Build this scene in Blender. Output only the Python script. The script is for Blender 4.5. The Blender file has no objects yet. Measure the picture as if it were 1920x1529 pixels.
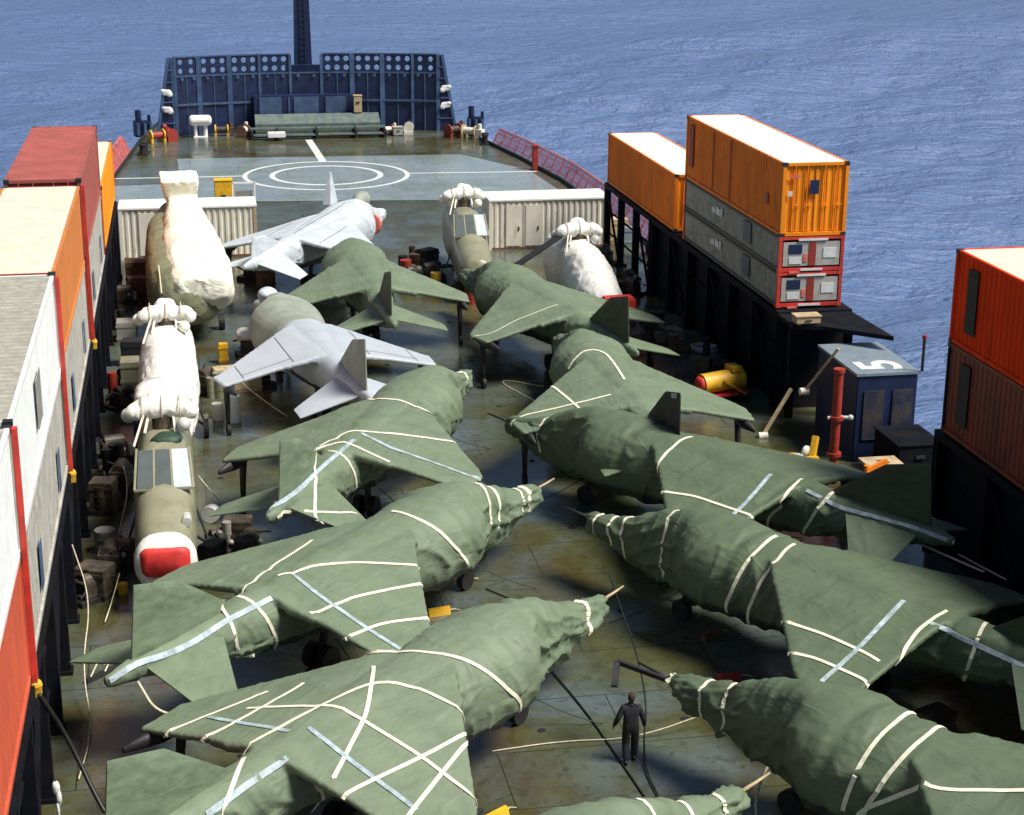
import bpy, bmesh, math, random
from mathutils import Vector, Matrix, noise
from mathutils.bvhtree import BVHTree
R = math.radians
sc = bpy.context.scene
COL = sc.collection

# ---------------------------------------------------------------- camera
PITCH, YAW, ROLL, CAM_H, FPX = 17.597, 10.747, 0.433, 18.946, 3217.35
cam = bpy.data.objects.new('camera', bpy.data.cameras.new('camera'))
COL.objects.link(cam)
p_, y_, r_ = R(PITCH), R(YAW), R(ROLL)
fw = Vector((math.sin(y_)*math.cos(p_), math.cos(y_)*math.cos(p_), -math.sin(p_)))
rt = Vector((math.cos(y_), -math.sin(y_), 0)); up = rt.cross(fw)
rt2 = rt*math.cos(r_) + up*math.sin(r_); up2 = up*math.cos(r_) - rt*math.sin(r_)
M = Matrix((rt2, up2, -fw)).transposed().to_4x4(); M.translation = (0, 0, CAM_H)
cam.matrix_world = M
cam.data.sensor_width = 36; cam.data.sensor_fit = 'HORIZONTAL'
cam.data.lens = FPX*36/1920
cam.data.clip_start = .5; cam.data.clip_end = 20000
sc.camera = cam
# ---------------------------------------------------------------- light
SUN_EL, SUN_AZ = 56, 120          # azimuth clockwise from the bow (+Y): over the starboard quarter
w = bpy.data.worlds.new('World'); sc.world = w; w.use_nodes = True
nt = w.node_tree
sky = nt.nodes.new('ShaderNodeTexSky'); sky.sky_type = 'NISHITA'; sky.sun_disc = False
sky.sun_elevation = R(SUN_EL); sky.sun_rotation = R(SUN_AZ); sky.air_density = .9; sky.dust_density = .7
nt.links.new(sky.outputs[0], nt.nodes['Background'].inputs[0]); nt.nodes['Background'].inputs[1].default_value = .05
sl = bpy.data.lights.new('sun', 'SUN'); sl.energy = 4.8; sl.angle = R(20); sl.color = (1, .95, .86)
so = bpy.data.objects.new('sun', sl); COL.objects.link(so)
sd = Vector((math.sin(R(SUN_AZ))*math.cos(R(SUN_EL)), math.cos(R(SUN_AZ))*math.cos(R(SUN_EL)), math.sin(R(SUN_EL))))
so.rotation_euler = sd.to_track_quat('Z', 'Y').to_euler(); so.location = (60, -60, 80)
vs = sc.view_settings; vs.view_transform = 'Standard'; vs.look = 'None'; vs.gamma = 1; vs.exposure = .38

# ---------------------------------------------------------------- materials
MATS = {}
def mat(name, col, rough=.6, var=.12, scale=2.0, bump=0, bscale=8, col2=None, metal=0, spec=.5, stretch=(1,1,1), dirt=None, dscale=.7, bdist=.02, dlo=.48, dhi=.62, crease=False):
    """principled colour broken by noise (col..col2), optional dirt patches and bump"""
    if name in MATS: return MATS[name]
    m = bpy.data.materials.new(name); m.use_nodes = True; n = m.node_tree; N = n.nodes; L = n.links
    b = N['Principled BSDF']; b.inputs['Roughness'].default_value = rough; b.inputs['Metallic'].default_value = metal
    b.inputs['Specular IOR Level'].default_value = spec
    tc = N.new('ShaderNodeTexCoord'); mp = N.new('ShaderNodeMapping'); mp.inputs['Scale'].default_value = stretch
    L.new(tc.outputs['Object'], mp.inputs[0])
    nz = N.new('ShaderNodeTexNoise'); nz.inputs['Scale'].default_value = scale; nz.inputs['Detail'].default_value = 6; nz.inputs['Roughness'].default_value = .65
    L.new(mp.outputs[0], nz.inputs[0])
    rp = N.new('ShaderNodeValToRGB'); L.new(nz.outputs[0], rp.inputs[0])
    c2 = col2 or tuple(min(1, c*(1+var*1.5)) for c in col)
    c1 = tuple(c*(1-var) for c in col)
    rp.color_ramp.elements[0].position = .35; rp.color_ramp.elements[1].position = .66
    rp.color_ramp.elements[0].color = (*c1, 1); rp.color_ramp.elements[1].color = (*c2, 1)
    out = rp.outputs[0]
    if dirt:
        n2 = N.new('ShaderNodeTexNoise'); n2.inputs['Scale'].default_value = dscale; n2.inputs['Detail'].default_value = 8; n2.inputs['Roughness'].default_value = .7
        L.new(mp.outputs[0], n2.inputs[0])
        r2 = N.new('ShaderNodeValToRGB'); r2.color_ramp.elements[0].position = dlo; r2.color_ramp.elements[1].position = dhi
        L.new(n2.outputs[0], r2.inputs[0])
        mx = N.new('ShaderNodeMix'); mx.data_type = 'RGBA'; L.new(r2.outputs[0], mx.inputs[0]); L.new(out, mx.inputs[6]); mx.inputs[7].default_value = (*dirt, 1)
        out = mx.outputs[2]
    L.new(out, b.inputs['Base Color'])
    if bump:
        nb = N.new('ShaderNodeTexNoise'); nb.inputs['Scale'].default_value = bscale; nb.inputs['Detail'].default_value = 5
        L.new(mp.outputs[0], nb.inputs[0])
        bp = N.new('ShaderNodeBump'); bp.inputs['Strength'].default_value = bump; bp.inputs['Distance'].default_value = bdist
        hgt = nb.outputs[0]
        if crease:    # sharp wandering folds: |noise - .5| valleys, two sizes
            acc = None
            for sc_, wt, st in ((.55,.9,(1,.45,1)),(1.3,.4,(.5,1.3,1)),(3.5,.07,(1,1,1))):
                m3 = N.new('ShaderNodeMapping'); m3.inputs['Scale'].default_value = st; m3.inputs['Rotation'].default_value = (.3*sc_, .5, sc_); L.new(tc.outputs['Object'], m3.inputs[0])
                t3 = N.new('ShaderNodeTexNoise'); t3.inputs['Scale'].default_value = sc_; t3.inputs['Detail'].default_value = 3; t3.inputs['Roughness'].default_value = .45; t3.inputs['Distortion'].default_value = .5; L.new(m3.outputs[0], t3.inputs[0])
                a1 = N.new('ShaderNodeMath'); a1.operation = 'SUBTRACT'; a1.inputs[1].default_value = .5; L.new(t3.outputs[0], a1.inputs[0])
                a2 = N.new('ShaderNodeMath'); a2.operation = 'ABSOLUTE'; L.new(a1.outputs[0], a2.inputs[0])
                a3 = N.new('ShaderNodeMapRange'); a3.inputs['From Min'].default_value = 0; a3.inputs['From Max'].default_value = .09; a3.inputs['To Min'].default_value = wt; a3.inputs['To Max'].default_value = 0; a3.interpolation_type = 'SMOOTHSTEP'; L.new(a2.outputs[0], a3.inputs[0])
                if acc is None: acc = a3.outputs[0]
                else:
                    a4 = N.new('ShaderNodeMath'); a4.operation = 'ADD'; L.new(acc, a4.inputs[0]); L.new(a3.outputs[0], a4.inputs[1]); acc = a4.outputs[0]
            hgt = acc
        L.new(hgt, bp.inputs['Height']); L.new(bp.outputs[0], b.inputs['Normal'])
    MATS[name] = m
    return m

TARP = dict(rough=.6, scale=1.3, var=.10, bump=.42, bscale=1.6, bdist=.05, crease=True, dscale=.9, dlo=.5, dhi=.75, spec=.35)
M_ = dict(
 tarp = mat('green_tarpaulin', (.142,.188,.122), dirt=(.166,.212,.142), **TARP),
 tarp2 = mat('shaded_green_tarpaulin', (.092,.128,.076), dirt=(.108,.146,.088), **TARP),  # green tarpaulin with the right row's weaker light put into its colour
 tarp3 = mat('pale_green_tarpaulin', (.155,.20,.132), dirt=(.178,.225,.15), **TARP),
 tarpdark = mat('dark_green_shaded_tarpaulin', (.035,.052,.03), dirt=(.05,.07,.042), **TARP),  # dark green; on right-row fins it paints in their shaded side
 greyw = mat('pale_grey_paint', (.43,.47,.52), rough=.5, scale=2, var=.03, bump=.1, bscale=4, dirt=(.40,.44,.49)),
 greyj = mat('sea_grey_cover', (.50,.55,.60), rough=.6, scale=2, var=.1, bump=.35, bscale=4, dirt=(.44,.49,.53)),
 white = mat('white_sheeting', (.80,.80,.76), rough=.55, scale=2.2, var=.06, bump=.5, bscale=4, bdist=.07, crease=True, dirt=(.68,.68,.62), dscale=1.5, dlo=.52, dhi=.7),
 cream = mat('cream_sheeting', (.82,.83,.70), rough=.55, scale=1.2, var=.05, bump=.55, bscale=3, bdist=.07, crease=True, dirt=(.74,.76,.60), dscale=1.2, dlo=.52, dhi=.7),
 strap = mat('cream_webbing', (.74,.72,.56), rough=.7, scale=6, var=.12),
 tape = mat('blue_white_tape', (.34,.42,.46), rough=.5, scale=4, var=.3),
 olive = mat('olive_drab_paint', (.23,.23,.15), rough=.32, scale=1.6, var=.12, dirt=(.29,.28,.20), dscale=1.3, spec=.6),
 glass = mat('cockpit_glass', (.09,.11,.11), rough=.22, var=.1, spec=.8),
 glassw = mat('white_reflection_glass', (.5,.56,.6), rough=.25, var=.1),  # pale pane colour paints in a white window reflection
 red = mat('red_cover_cloth', (.62,.035,.03), rough=.6, scale=3, var=.15, bump=.3, bscale=6, dirt=(.7,.12,.10), dlo=.55, dhi=.75),
 black = mat('black_rubber', (.012,.012,.013), rough=.7, scale=4, var=.3),
 gear = mat('dark_metal', (.03,.03,.032), rough=.55, scale=4, var=.3, metal=.3),
 machine = mat('oily_machinery', (.05,.04,.03), rough=.5, scale=3, var=.4, dirt=(.14,.10,.07)),
 brown = mat('rusty_brown', (.16,.08,.045), rough=.75, scale=3, var=.3, dirt=(.08,.045,.03)),
 wood = mat('raw_timber', (.42,.32,.19), rough=.8, scale=3, var=.2, stretch=(1,1,4)),
 yellow = mat('yellow_paint', (.75,.42,.02), rough=.5, scale=3, var=.15, dirt=(.5,.3,.05)),
 navy = mat('navy_blue_paint', (.006,.014,.058), rough=.5, scale=1.2, var=.35, bump=.25, bscale=2, dirt=(.01,.024,.07)),
 navyrib = mat('faded_navy_paint', (.05,.09,.18), rough=.5, scale=1.2, var=.25),
 rack = mat('shade_blackened_blue_steel', (.004,.005,.010), rough=.8, spec=.15, scale=1.2, var=.5, dirt=(.010,.008,.008), dscale=1.0),  # dark blue steel taken near black to paint in deep shadow
 rackrib = mat('scuffed_blue_steel', (.02,.024,.045), rough=.6, scale=1.5, var=.4, dirt=(.06,.045,.035), dscale=1.5),
 paint = mat('white_marking_paint', (.66,.68,.66), rough=.45, scale=3, var=.12, dirt=(.45,.48,.45), dscale=4, dlo=.55, dhi=.7),
 orange = mat('orange_container_paint', (.80,.20,.014), rough=.6, spec=.2, scale=.9, var=.1, dirt=(.66,.16,.015), dscale=1.6, stretch=(1,1,.4)),
 orangey = mat('amber_container_paint', (.86,.27,.012), rough=.6, spec=.2, scale=1, var=.1, dirt=(.68,.21,.02), dscale=2.2, stretch=(1,1,.3), dlo=.55, dhi=.75),
 orangered = mat('red_orange_container_paint', (.80,.045,.002), rough=.65, spec=.12, scale=1, var=.12, dirt=(.66,.04,.003), dscale=1.6, stretch=(1,1,.4)),
 redc = mat('brick_red_container_paint', (.35,.095,.08), rough=.55, spec=.3, scale=1, var=.12, dirt=(.31,.085,.07), dscale=1.8),
 redframe = mat('red_frame_paint', (.60,.045,.03), rough=.5, scale=2, var=.15, dirt=(.4,.04,.03)),
 redrust = mat('red_primer', (.34,.03,.018), rough=.55, scale=2, var=.2, dirt=(.2,.035,.02), dscale=3),
 greyc = mat('weathered_grey_container_paint', (.28,.28,.25), rough=.6, scale=1.4, var=.2, dirt=(.20,.20,.17), dscale=1.5),
 greyl = mat('light_grey_container_paint', (.42,.41,.37), rough=.6, scale=1.4, var=.12, dirt=(.33,.32,.28), dscale=1.5),
 whitec = mat('white_container_paint', (.78,.80,.80), rough=.5, scale=1.2, var=.06, dirt=(.66,.68,.66), dscale=1.8, dlo=.55, dhi=.75),
 roofcream = mat('cream_roof', (.72,.63,.50), rough=.6, scale=1.6, var=.07, bump=.3, bscale=1.4, dirt=(.64,.52,.40), dscale=2.5),
 roofpale = mat('pale_roof', (.80,.78,.72), rough=.6, scale=1.6, var=.05, bump=.3, bscale=1.4, dirt=(.70,.66,.58), dscale=2),
 roofgrey = mat('grey_roof', (.34,.33,.28), rough=.6, scale=3, var=.14, bump=.3, bscale=1.4, dirt=(.28,.26,.21), dscale=5),
 boxtop = mat('blue_grey_roof', (.20,.25,.29), rough=.3, scale=2, var=.12),
 winch = mat('grey_green_steel', (.11,.15,.15), rough=.45, scale=2, var=.2, dirt=(.16,.18,.13), dscale=2),
 hide = mat('white_metal_cabin', (.74,.70,.60), rough=.5, scale=2, var=.08, dirt=(.50,.40,.24), dscale=2.4, stretch=(1,1,.25), dlo=.56, dhi=.72),
 hidetop = mat('white_cabin_roof', (.85,.84,.80), rough=.5, scale=2, var=.05),
 pink = mat('faded_red_netting', (.62,.14,.11), rough=.7, scale=3, var=.25),
 skin = mat('skin', (.42,.22,.15), rough=.6, var=.08),
 cloth = mat('black_overalls', (.012,.012,.016), rough=.85, scale=9, var=.3, bump=.4, bscale=14, bdist=.01),
 hair = mat('dark_brown_hair', (.03,.016,.01), rough=.8, scale=30, var=.3),
 boot = mat('black_boot_leather', (.01,.01,.01), rough=.4, var=.3),
 rope = mat('pale_rope', (.55,.50,.36), rough=.85, scale=12, var=.2),
 cable = mat('dark_cable', (.012,.014,.012), rough=.5, var=.3),
 greenc = mat('bright_green_cloth', (.018,.05,.03), rough=.6, var=.3),
 silver = mat('grey_tube_metal', (.5,.5,.48), rough=.4, var=.15),
)

# deck: wet steel, three noise-driven colours, puddle-driven gloss
def deck_material(name, base, worn, rust, grey, wet=.5):
    m = bpy.data.materials.new(name); m.use_nodes = True; n = m.node_tree; N = n.nodes; L = n.links
    b = N['Principled BSDF']; tc = N.new('ShaderNodeTexCoord')
    def nz(s, d=7, r=.62, st=(1,1,1), off=0):
        mp = N.new('ShaderNodeMapping'); mp.inputs['Scale'].default_value = st; mp.inputs['Location'].default_value = (off, off*1.7, 0)
        L.new(tc.outputs['Object'], mp.inputs[0]); t = N.new('ShaderNodeTexNoise'); t.inputs['Scale'].default_value = s
        t.inputs['Detail'].default_value = d; t.inputs['Roughness'].default_value = r; t.inputs['Distortion'].default_value = .6
        L.new(mp.outputs[0], t.inputs[0]); return t.outputs[0]
    def ramp(src, a, c, inv=False):
        r = N.new('ShaderNodeValToRGB'); r.color_ramp.elements[0].position = a; r.color_ramp.elements[1].position = c
        if inv: r.color_ramp.elements[0].color = (1,1,1,1); r.color_ramp.elements[1].color = (0,0,0,1)
        L.new(src, r.inputs[0]); return r.outputs[0]
    def mix(f, a, c):
        x = N.new('ShaderNodeMix'); x.data_type = 'RGBA'; L.new(f, x.inputs[0])
        for s, v in ((6, a), (7, c)):
            if isinstance(v, tuple): x.inputs[s].default_value = (*v, 1)
            else: L.new(v, x.inputs[s])
        return x.outputs[2]
    c = mix(ramp(nz(.55), .4, .62), base, worn)
    c = mix(ramp(nz(.25, off=7, st=(1,.6,1)), .44, .64), c, rust)
    c = mix(ramp(nz(.22, off=21, st=(.8,1,1)), .46, .62), c, grey)
    c = mix(ramp(nz(3.5, off=3), .52, .75), c, tuple(v*.55 for v in base))
    L.new(c, b.inputs['Base Color'])
    rr = N.new('ShaderNodeMapRange'); rr.inputs['From Min'].default_value = .38; rr.inputs['From Max'].default_value = .66
    rr.inputs['To Min'].default_value = wet*.14+.02; rr.inputs['To Max'].default_value = .34
    L.new(nz(.45, off=40), rr.inputs[0]); L.new(rr.outputs[0], b.inputs['Roughness'])
    b.inputs['Specular IOR Level'].default_value = .95
    br = N.new('ShaderNodeTexBrick'); br.inputs['Scale'].default_value = 1; br.inputs['Brick Width'].default_value = 6.1; br.inputs['Row Height'].default_value = 2.4
    br.inputs['Mortar Size'].default_value = .022; br.inputs['Mortar Smooth'].default_value = .5; L.new(tc.outputs['Object'], br.inputs[0])
    c = mix(br.outputs['Fac'], c, tuple(v*.45 for v in base)); L.new(c, b.inputs['Base Color'])
    bp = N.new('ShaderNodeBump'); bp.inputs['Strength'].default_value = .25; bp.inputs['Distance'].default_value = .015
    L.new(nz(2.6, off=11), bp.inputs['Height']); L.new(bp.outputs[0], b.inputs['Normal'])
    return m
M_['olivesheet'] = mat('olive_sheeting', (.19,.20,.12), rough=.6, scale=1.2, var=.15, bump=.55, bscale=3, bdist=.07, crease=True, dirt=(.25,.26,.17))
M_['coral'] = mat('faded_red_container_paint', (.56,.10,.05), rough=.55, scale=1, var=.1, dirt=(.48,.09,.05), dscale=1.8, stretch=(1,1,.4), spec=.3)
M_['orangeport'] = mat('sun_bleached_orange_paint', (.58,.20,.055), rough=.6, scale=1, var=.08, dirt=(.50,.17,.05), dscale=2, stretch=(1,1,.4), spec=.25)
M_['belly'] = mat('underside_painted_shade', (.035,.04,.042), rough=.6, scale=1.5, var=.2, dirt=(.05,.055,.05))  # shade under the fuselage painted as a near-black colour
M_['darkred'] = mat('shade_darkened_red_paint', (.19,.02,.012), rough=.55, scale=1.5, var=.2, dirt=(.12,.015,.01))  # red deepened so the colour itself carries the container's shadow
M_['sheet_grey'] = mat('grey_green_cover', (.30,.33,.28), rough=.6, scale=1.5, var=.12, bump=.3, bscale=3, dirt=(.24,.28,.22))
M_['deck'] = deck_material('wet_deck_plating', (.066,.070,.028), (.088,.098,.048), (.062,.042,.014), (.095,.12,.12))  # last colour paints sky reflections in as blue-grey patches
M_['pad'] = deck_material('grey_deck_paint', (.24,.30,.33), (.27,.33,.36), (.20,.25,.23), (.26,.32,.35), wet=1.0)

# sea
def sea_material():
    m = bpy.data.materials.new('sea_water'); m.use_nodes = True; n = m.node_tree; N = n.nodes; L = n.links
    b = N['Principled BSDF']; b.inputs['Base Color'].default_value = (.10,.158,.305,1)
    b.inputs['Roughness'].default_value = .38; b.inputs['IOR'].default_value = 1.333
    tc = N.new('ShaderNodeTexCoord'); hs = None
    for s, st, k, rot in ((.14, (.8,2.2,1), 1.5, -.25), (.45, (.8,2.0,1), .75, .12), (1.4, (1,1.6,1), .3, -.1)):
        mp = N.new('ShaderNodeMapping'); mp.inputs['Scale'].default_value = st; mp.inputs['Rotation'].default_value = (0,0,rot)
        L.new(tc.outputs['Object'], mp.inputs[0])
        t = N.new('ShaderNodeTexNoise'); t.inputs['Scale'].default_value = s; t.inputs['Detail'].default_value = 4; t.inputs['Roughness'].default_value = .5; t.inputs['Distortion'].default_value = .4
        L.new(mp.outputs[0], t.inputs[0])
        ml = N.new('ShaderNodeMath'); ml.operation = 'MULTIPLY'; ml.inputs[1].default_value = k; L.new(t.outputs[0], ml.inputs[0])
        if hs is None: hs = ml.outputs[0]
        else:
            ad = N.new('ShaderNodeMath'); ad.operation = 'ADD'; L.new(hs, ad.inputs[0]); L.new(ml.outputs[0], ad.inputs[1]); hs = ad.outputs[0]
    bp = N.new('ShaderNodeBump'); bp.inputs['Strength'].default_value = 1; bp.inputs['Distance'].default_value = 1.1
    L.new(hs, bp.inputs['Height']); L.new(bp.outputs[0], b.inputs['Normal'])
    # a few small whitecaps
    t = N.new('ShaderNodeTexNoise'); t.inputs['Scale'].default_value = .16; t.inputs['Detail'].default_value = 10; t.inputs['Roughness'].default_value = .72
    mp = N.new('ShaderNodeMapping'); mp.inputs['Scale'].default_value = (.6,1.8,1); mp.inputs['Rotation'].default_value = (0,0,.3); L.new(tc.outputs['Object'], mp.inputs[0]); L.new(mp.outputs[0], t.inputs[0])
    r = N.new('ShaderNodeValToRGB'); r.color_ramp.elements[0].position = .68; r.color_ramp.elements[1].position = .76; L.new(t.outputs[0], r.inputs[0])
    x = N.new('ShaderNodeMix'); x.data_type = 'RGBA'; L.new(r.outputs[0], x.inputs[0]); x.inputs[6].default_value = (.10,.158,.305,1); x.inputs[7].default_value = (.5,.58,.66,1)
    L.new(x.outputs[2], b.inputs['Base Color'])
    return m
M_['sea'] = sea_material()

# ---------------------------------------------------------------- mesh helpers
class MB:
    def __init__(s): s.v = []; s.f = []; s.cuts = []
    def add(s, vs, fs):
        k = len(s.v); s.cuts.append((k, len(s.f))); s.v += [tuple(v) for v in vs]; s.f += [tuple(i+k for i in f) for f in fs]; return s
    def box(s, x0, x1, y0, y1, z0, z1):
        return s.add([(x0,y0,z0),(x1,y0,z0),(x1,y1,z0),(x0,y1,z0),(x0,y0,z1),(x1,y0,z1),(x1,y1,z1),(x0,y1,z1)],
                     [(0,3,2,1),(4,5,6,7),(0,1,5,4),(1,2,6,5),(2,3,7,6),(3,0,4,7)])
    def cyl(s, p0, p1, r0, r1=None, n=14, cap=True):
        r1 = r0 if r1 is None else r1; p0 = Vector(p0); p1 = Vector(p1); d = (p1-p0).normalized()
        a = d.orthogonal().normalized(); b = d.cross(a); vs = []
        for p, r in ((p0, r0), (p1, r1)):
            vs += [p+a*math.cos(2*math.pi*i/n)*r+b*math.sin(2*math.pi*i/n)*r for i in range(n)]
        fs = [(i, (i+1) % n, n+(i+1) % n, n+i) for i in range(n)]
        if cap: fs += [tuple(range(n-1, -1, -1)), tuple(range(n, 2*n))]
        return s.add(vs, fs)
    def bar(s, p0, p1, w_, h_=None):
        h_ = w_ if h_ is None else h_; p0 = Vector(p0); p1 = Vector(p1); d = (p1-p0).normalized()
        a = d.cross(Vector((0,0,1)))
        if a.length < 1e-3: a = Vector((1,0,0))
        a.normalize(); b = a.cross(d); vs = []
        for p in (p0, p1): vs += [p+a*sx*w_/2+b*sz*h_/2 for sx, sz in ((-1,-1),(1,-1),(1,1),(-1,1))]
        return s.add(vs, [(0,1,5,4),(1,2,6,5),(2,3,7,6),(3,0,4,7),(3,2,1,0),(4,5,6,7)])
    def tube(s, pts, r, n=6):
        pts = [Vector(p) for p in pts]; rings = []
        for i, p in enumerate(pts):
            d = (pts[min(i+1, len(pts)-1)]-pts[max(i-1, 0)]).normalized()
            a = d.cross(Vector((.13,.21,1))).normalized(); b = d.cross(a); rr = r[i] if isinstance(r, (list, tuple)) else r
            rings.append([p+a*math.cos(2*math.pi*k/n)*rr+b*math.sin(2*math.pi*k/n)*rr for k in range(n)])
        return s.loft(rings)
    def loft(s, rings, cap=True):
        n = len(rings[0]); vs = [v for r in rings for v in r]; fs = []
        for i in range(len(rings)-1):
            for k in range(n): fs.append((i*n+k, i*n+(k+1) % n, (i+1)*n+(k+1) % n, (i+1)*n+k))
        if cap: fs += [tuple(range(n-1, -1, -1)), tuple((len(rings)-1)*n+k for k in range(n))]
        return s.add(vs, fs)
    def ball(s, c, rx, ry=None, rz=None, n=10):
        ry = ry or rx; rz = rz or rx; rings = []
        for i in range(1, n):
            t = math.pi*i/n
            rings.append([(c[0]+rx*math.sin(t)*math.cos(2*math.pi*k/(n*2)), c[1]+ry*math.sin(t)*math.sin(2*math.pi*k/(n*2)), c[2]-rz*math.cos(t)) for k in range(n*2)])
        return s.loft(rings)
    def prism(s, poly, z0, z1):
        n = len(poly)
        return s.add([(x,y,z0) for x, y in poly]+[(x,y,z1) for x, y in poly],
                     [tuple(range(n-1,-1,-1)), tuple(range(n,2*n))]+[(i,(i+1)%n,n+(i+1)%n,n+i) for i in range(n)])
    def build_each(s, name, material, parent=None, smooth=False, bevel=0):
        """every piece added becomes a part of its own"""
        cuts = s.cuts+[(len(s.v), len(s.f))]; res = []
        for (v0, f0), (v1, f1) in zip(cuts, cuts[1:]):
            q = MB(); q.v = s.v[v0:v1]; q.f = [tuple(i-v0 for i in f) for f in s.f[f0:f1]]; res.append(q.build(name, material, parent, smooth, bevel))
        return res
    def build(s, name, material, parent=None, smooth=False, bevel=0):
        me = bpy.data.meshes.new(name); me.from_pydata(s.v, [], s.f); me.validate()
        bm = bmesh.new(); bm.from_mesh(me); bmesh.ops.recalc_face_normals(bm, faces=bm.faces)
        if bevel: bmesh.ops.bevel(bm, geom=[e for e in bm.edges if e.calc_face_angle(0) > .6], offset=bevel, segments=2, affect='EDGES', clamp_overlap=True)
        bm.to_mesh(me); bm.free()
        if smooth:
            for p in me.polygons: p.use_smooth = True
            if smooth == 'auto':
                for e in me.edges: pass
                bmx = bmesh.new(); bmx.from_mesh(me)
                for e in bmx.edges:
                    if len(e.link_faces) == 2 and e.calc_face_angle(0) > .6: e.smooth = False
                bmx.to_mesh(me); bmx.free()
        o = bpy.data.objects.new(name, me); me.materials.append(M_[material] if isinstance(material, str) else material)
        COL.objects.link(o); o.parent = parent
        return o
def tag(o, label=None, cat=None, group=None, kind=None):
    for k, v in (('label', label), ('category', cat), ('group', group), ('kind', kind)):
        if v: o[k] = v
    return o
def thing(name, label, cat, loc=(0,0,0), rz=0, group=None):
    o = bpy.data.objects.new(name, None); COL.objects.link(o); o.location = loc; o.rotation_euler = (0,0,rz)
    o.empty_display_size = .3
    return tag(o, label, cat, group)
def copy_tree(o, parent=None):
    c = o.copy(); COL.objects.link(c)
    c.parent = parent
    for ch in list(o.children): copy_tree(ch, c)
    return c
def rot(p, h, o=(0,0)):
    return (o[0]+p[0]*math.cos(h)-p[1]*math.sin(h), o[1]+p[0]*math.sin(h)+p[1]*math.cos(h))
def sell(x, hw, zt, zb, p=2.3, n=28, axis='x', yc=0):
    """one superelliptic cross-section"""
    out = []; zc = (zt+zb)/2; hh = (zt-zb)/2
    for k in range(n):
        a = 2*math.pi*k/n; c, s = math.cos(a), math.sin(a)
        yy = math.copysign(abs(c)**(2/p), c)*hw; zz = zc+math.copysign(abs(s)**(2/p), s)*hh
        out.append((x, yc+yy, zz) if axis == 'x' else (yc+yy, x, zz))
    return out
def interp_sections(st, step=.25):
    res = []; st = sorted(st)
    x = st[0][0]
    while x < st[-1][0]+1e-6:
        for a, b in zip(st, st[1:]):
            if a[0]-1e-6 <= x <= b[0]+1e-6:
                t = (x-a[0])/(b[0]-a[0]); t = t*t*(3-2*t)*.5+t*.5
                res.append(tuple([x]+[a[i]*(1-t)+b[i]*t for i in range(1, len(a))])); break
        x += step
    return res
def remesh(mb, voxel, smooth=6):
    """fuse the closed shapes of mb into one skin"""
    me = bpy.data.meshes.new('tmp'); me.from_pydata(mb.v, [], mb.f)
    bm = bmesh.new(); bm.from_mesh(me); bmesh.ops.recalc_face_normals(bm, faces=bm.faces); bm.to_mesh(me); bm.free()
    o = bpy.data.objects.new('tmp', me); COL.objects.link(o)
    m = o.modifiers.new('r', 'REMESH'); m.mode = 'VOXEL'; m.voxel_size = voxel
    s_ = o.modifiers.new('s', 'SMOOTH'); s_.iterations = smooth; s_.factor = .5
    dg = bpy.context.evaluated_depsgraph_get(); e = o.evaluated_get(dg); r = bpy.data.meshes.new_from_object(e)
    bpy.data.objects.remove(o); bpy.data.meshes.remove(me)
    return r
def displace(me, fn):
    me.update(); ns = [v.normal.copy() for v in me.vertices]
    for v, n in zip(me.vertices, ns): v.co = v.co + fn(v.co, n)
    me.update()
def split_mesh(me, key, names, parent):
    """cut one skin into named parts along key(face centre); normals stay continuous"""
    me.update(); vn = [v.normal.copy() for v in me.vertices]; groups = {}
    for p in me.polygons: groups.setdefault(key(p.center), []).append(p)
    out = {}
    for k, ps in groups.items():
        ids = {}; vs = []; nn = []; fs = []
        for p in ps:
            f = []
            for i in p.vertices:
                if i not in ids: ids[i] = len(vs); vs.append(me.vertices[i].co[:]); nn.append(vn[i])
                f.append(ids[i])
            fs.append(f)
        nm, mt = names[k]
        m2 = bpy.data.meshes.new(nm); m2.from_pydata(vs, [], fs); m2.validate()
        m2.polygons.foreach_set('use_smooth', [True]*len(m2.polygons))
        m2.normals_split_custom_set_from_vertices(nn)
        m2.materials.append(M_[mt]); o = bpy.data.objects.new(nm, m2); COL.objects.link(o); o.parent = parent; out[k] = o
    return out
def bvh_of(me): return BVHTree.FromPolygons([v.co for v in me.vertices], [tuple(p.vertices) for p in me.polygons])
def band(pts, nrm, width, thick=.014):
    """flat webbing lying along pts with the surface normals nrm"""
    rings = []
    for i, (p, n) in enumerate(zip(pts, nrm)):
        d = (pts[min(i+1, len(pts)-1)]-pts[max(i-1, 0)]).normalized(); s_ = d.cross(n).normalized()*width/2; q = n*thick
        rings.append([p-s_+q*.3, p+s_+q*.3, p+s_*.9+q*1.5, p-s_*.9+q*1.5])
    return MB().loft(rings)

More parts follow.
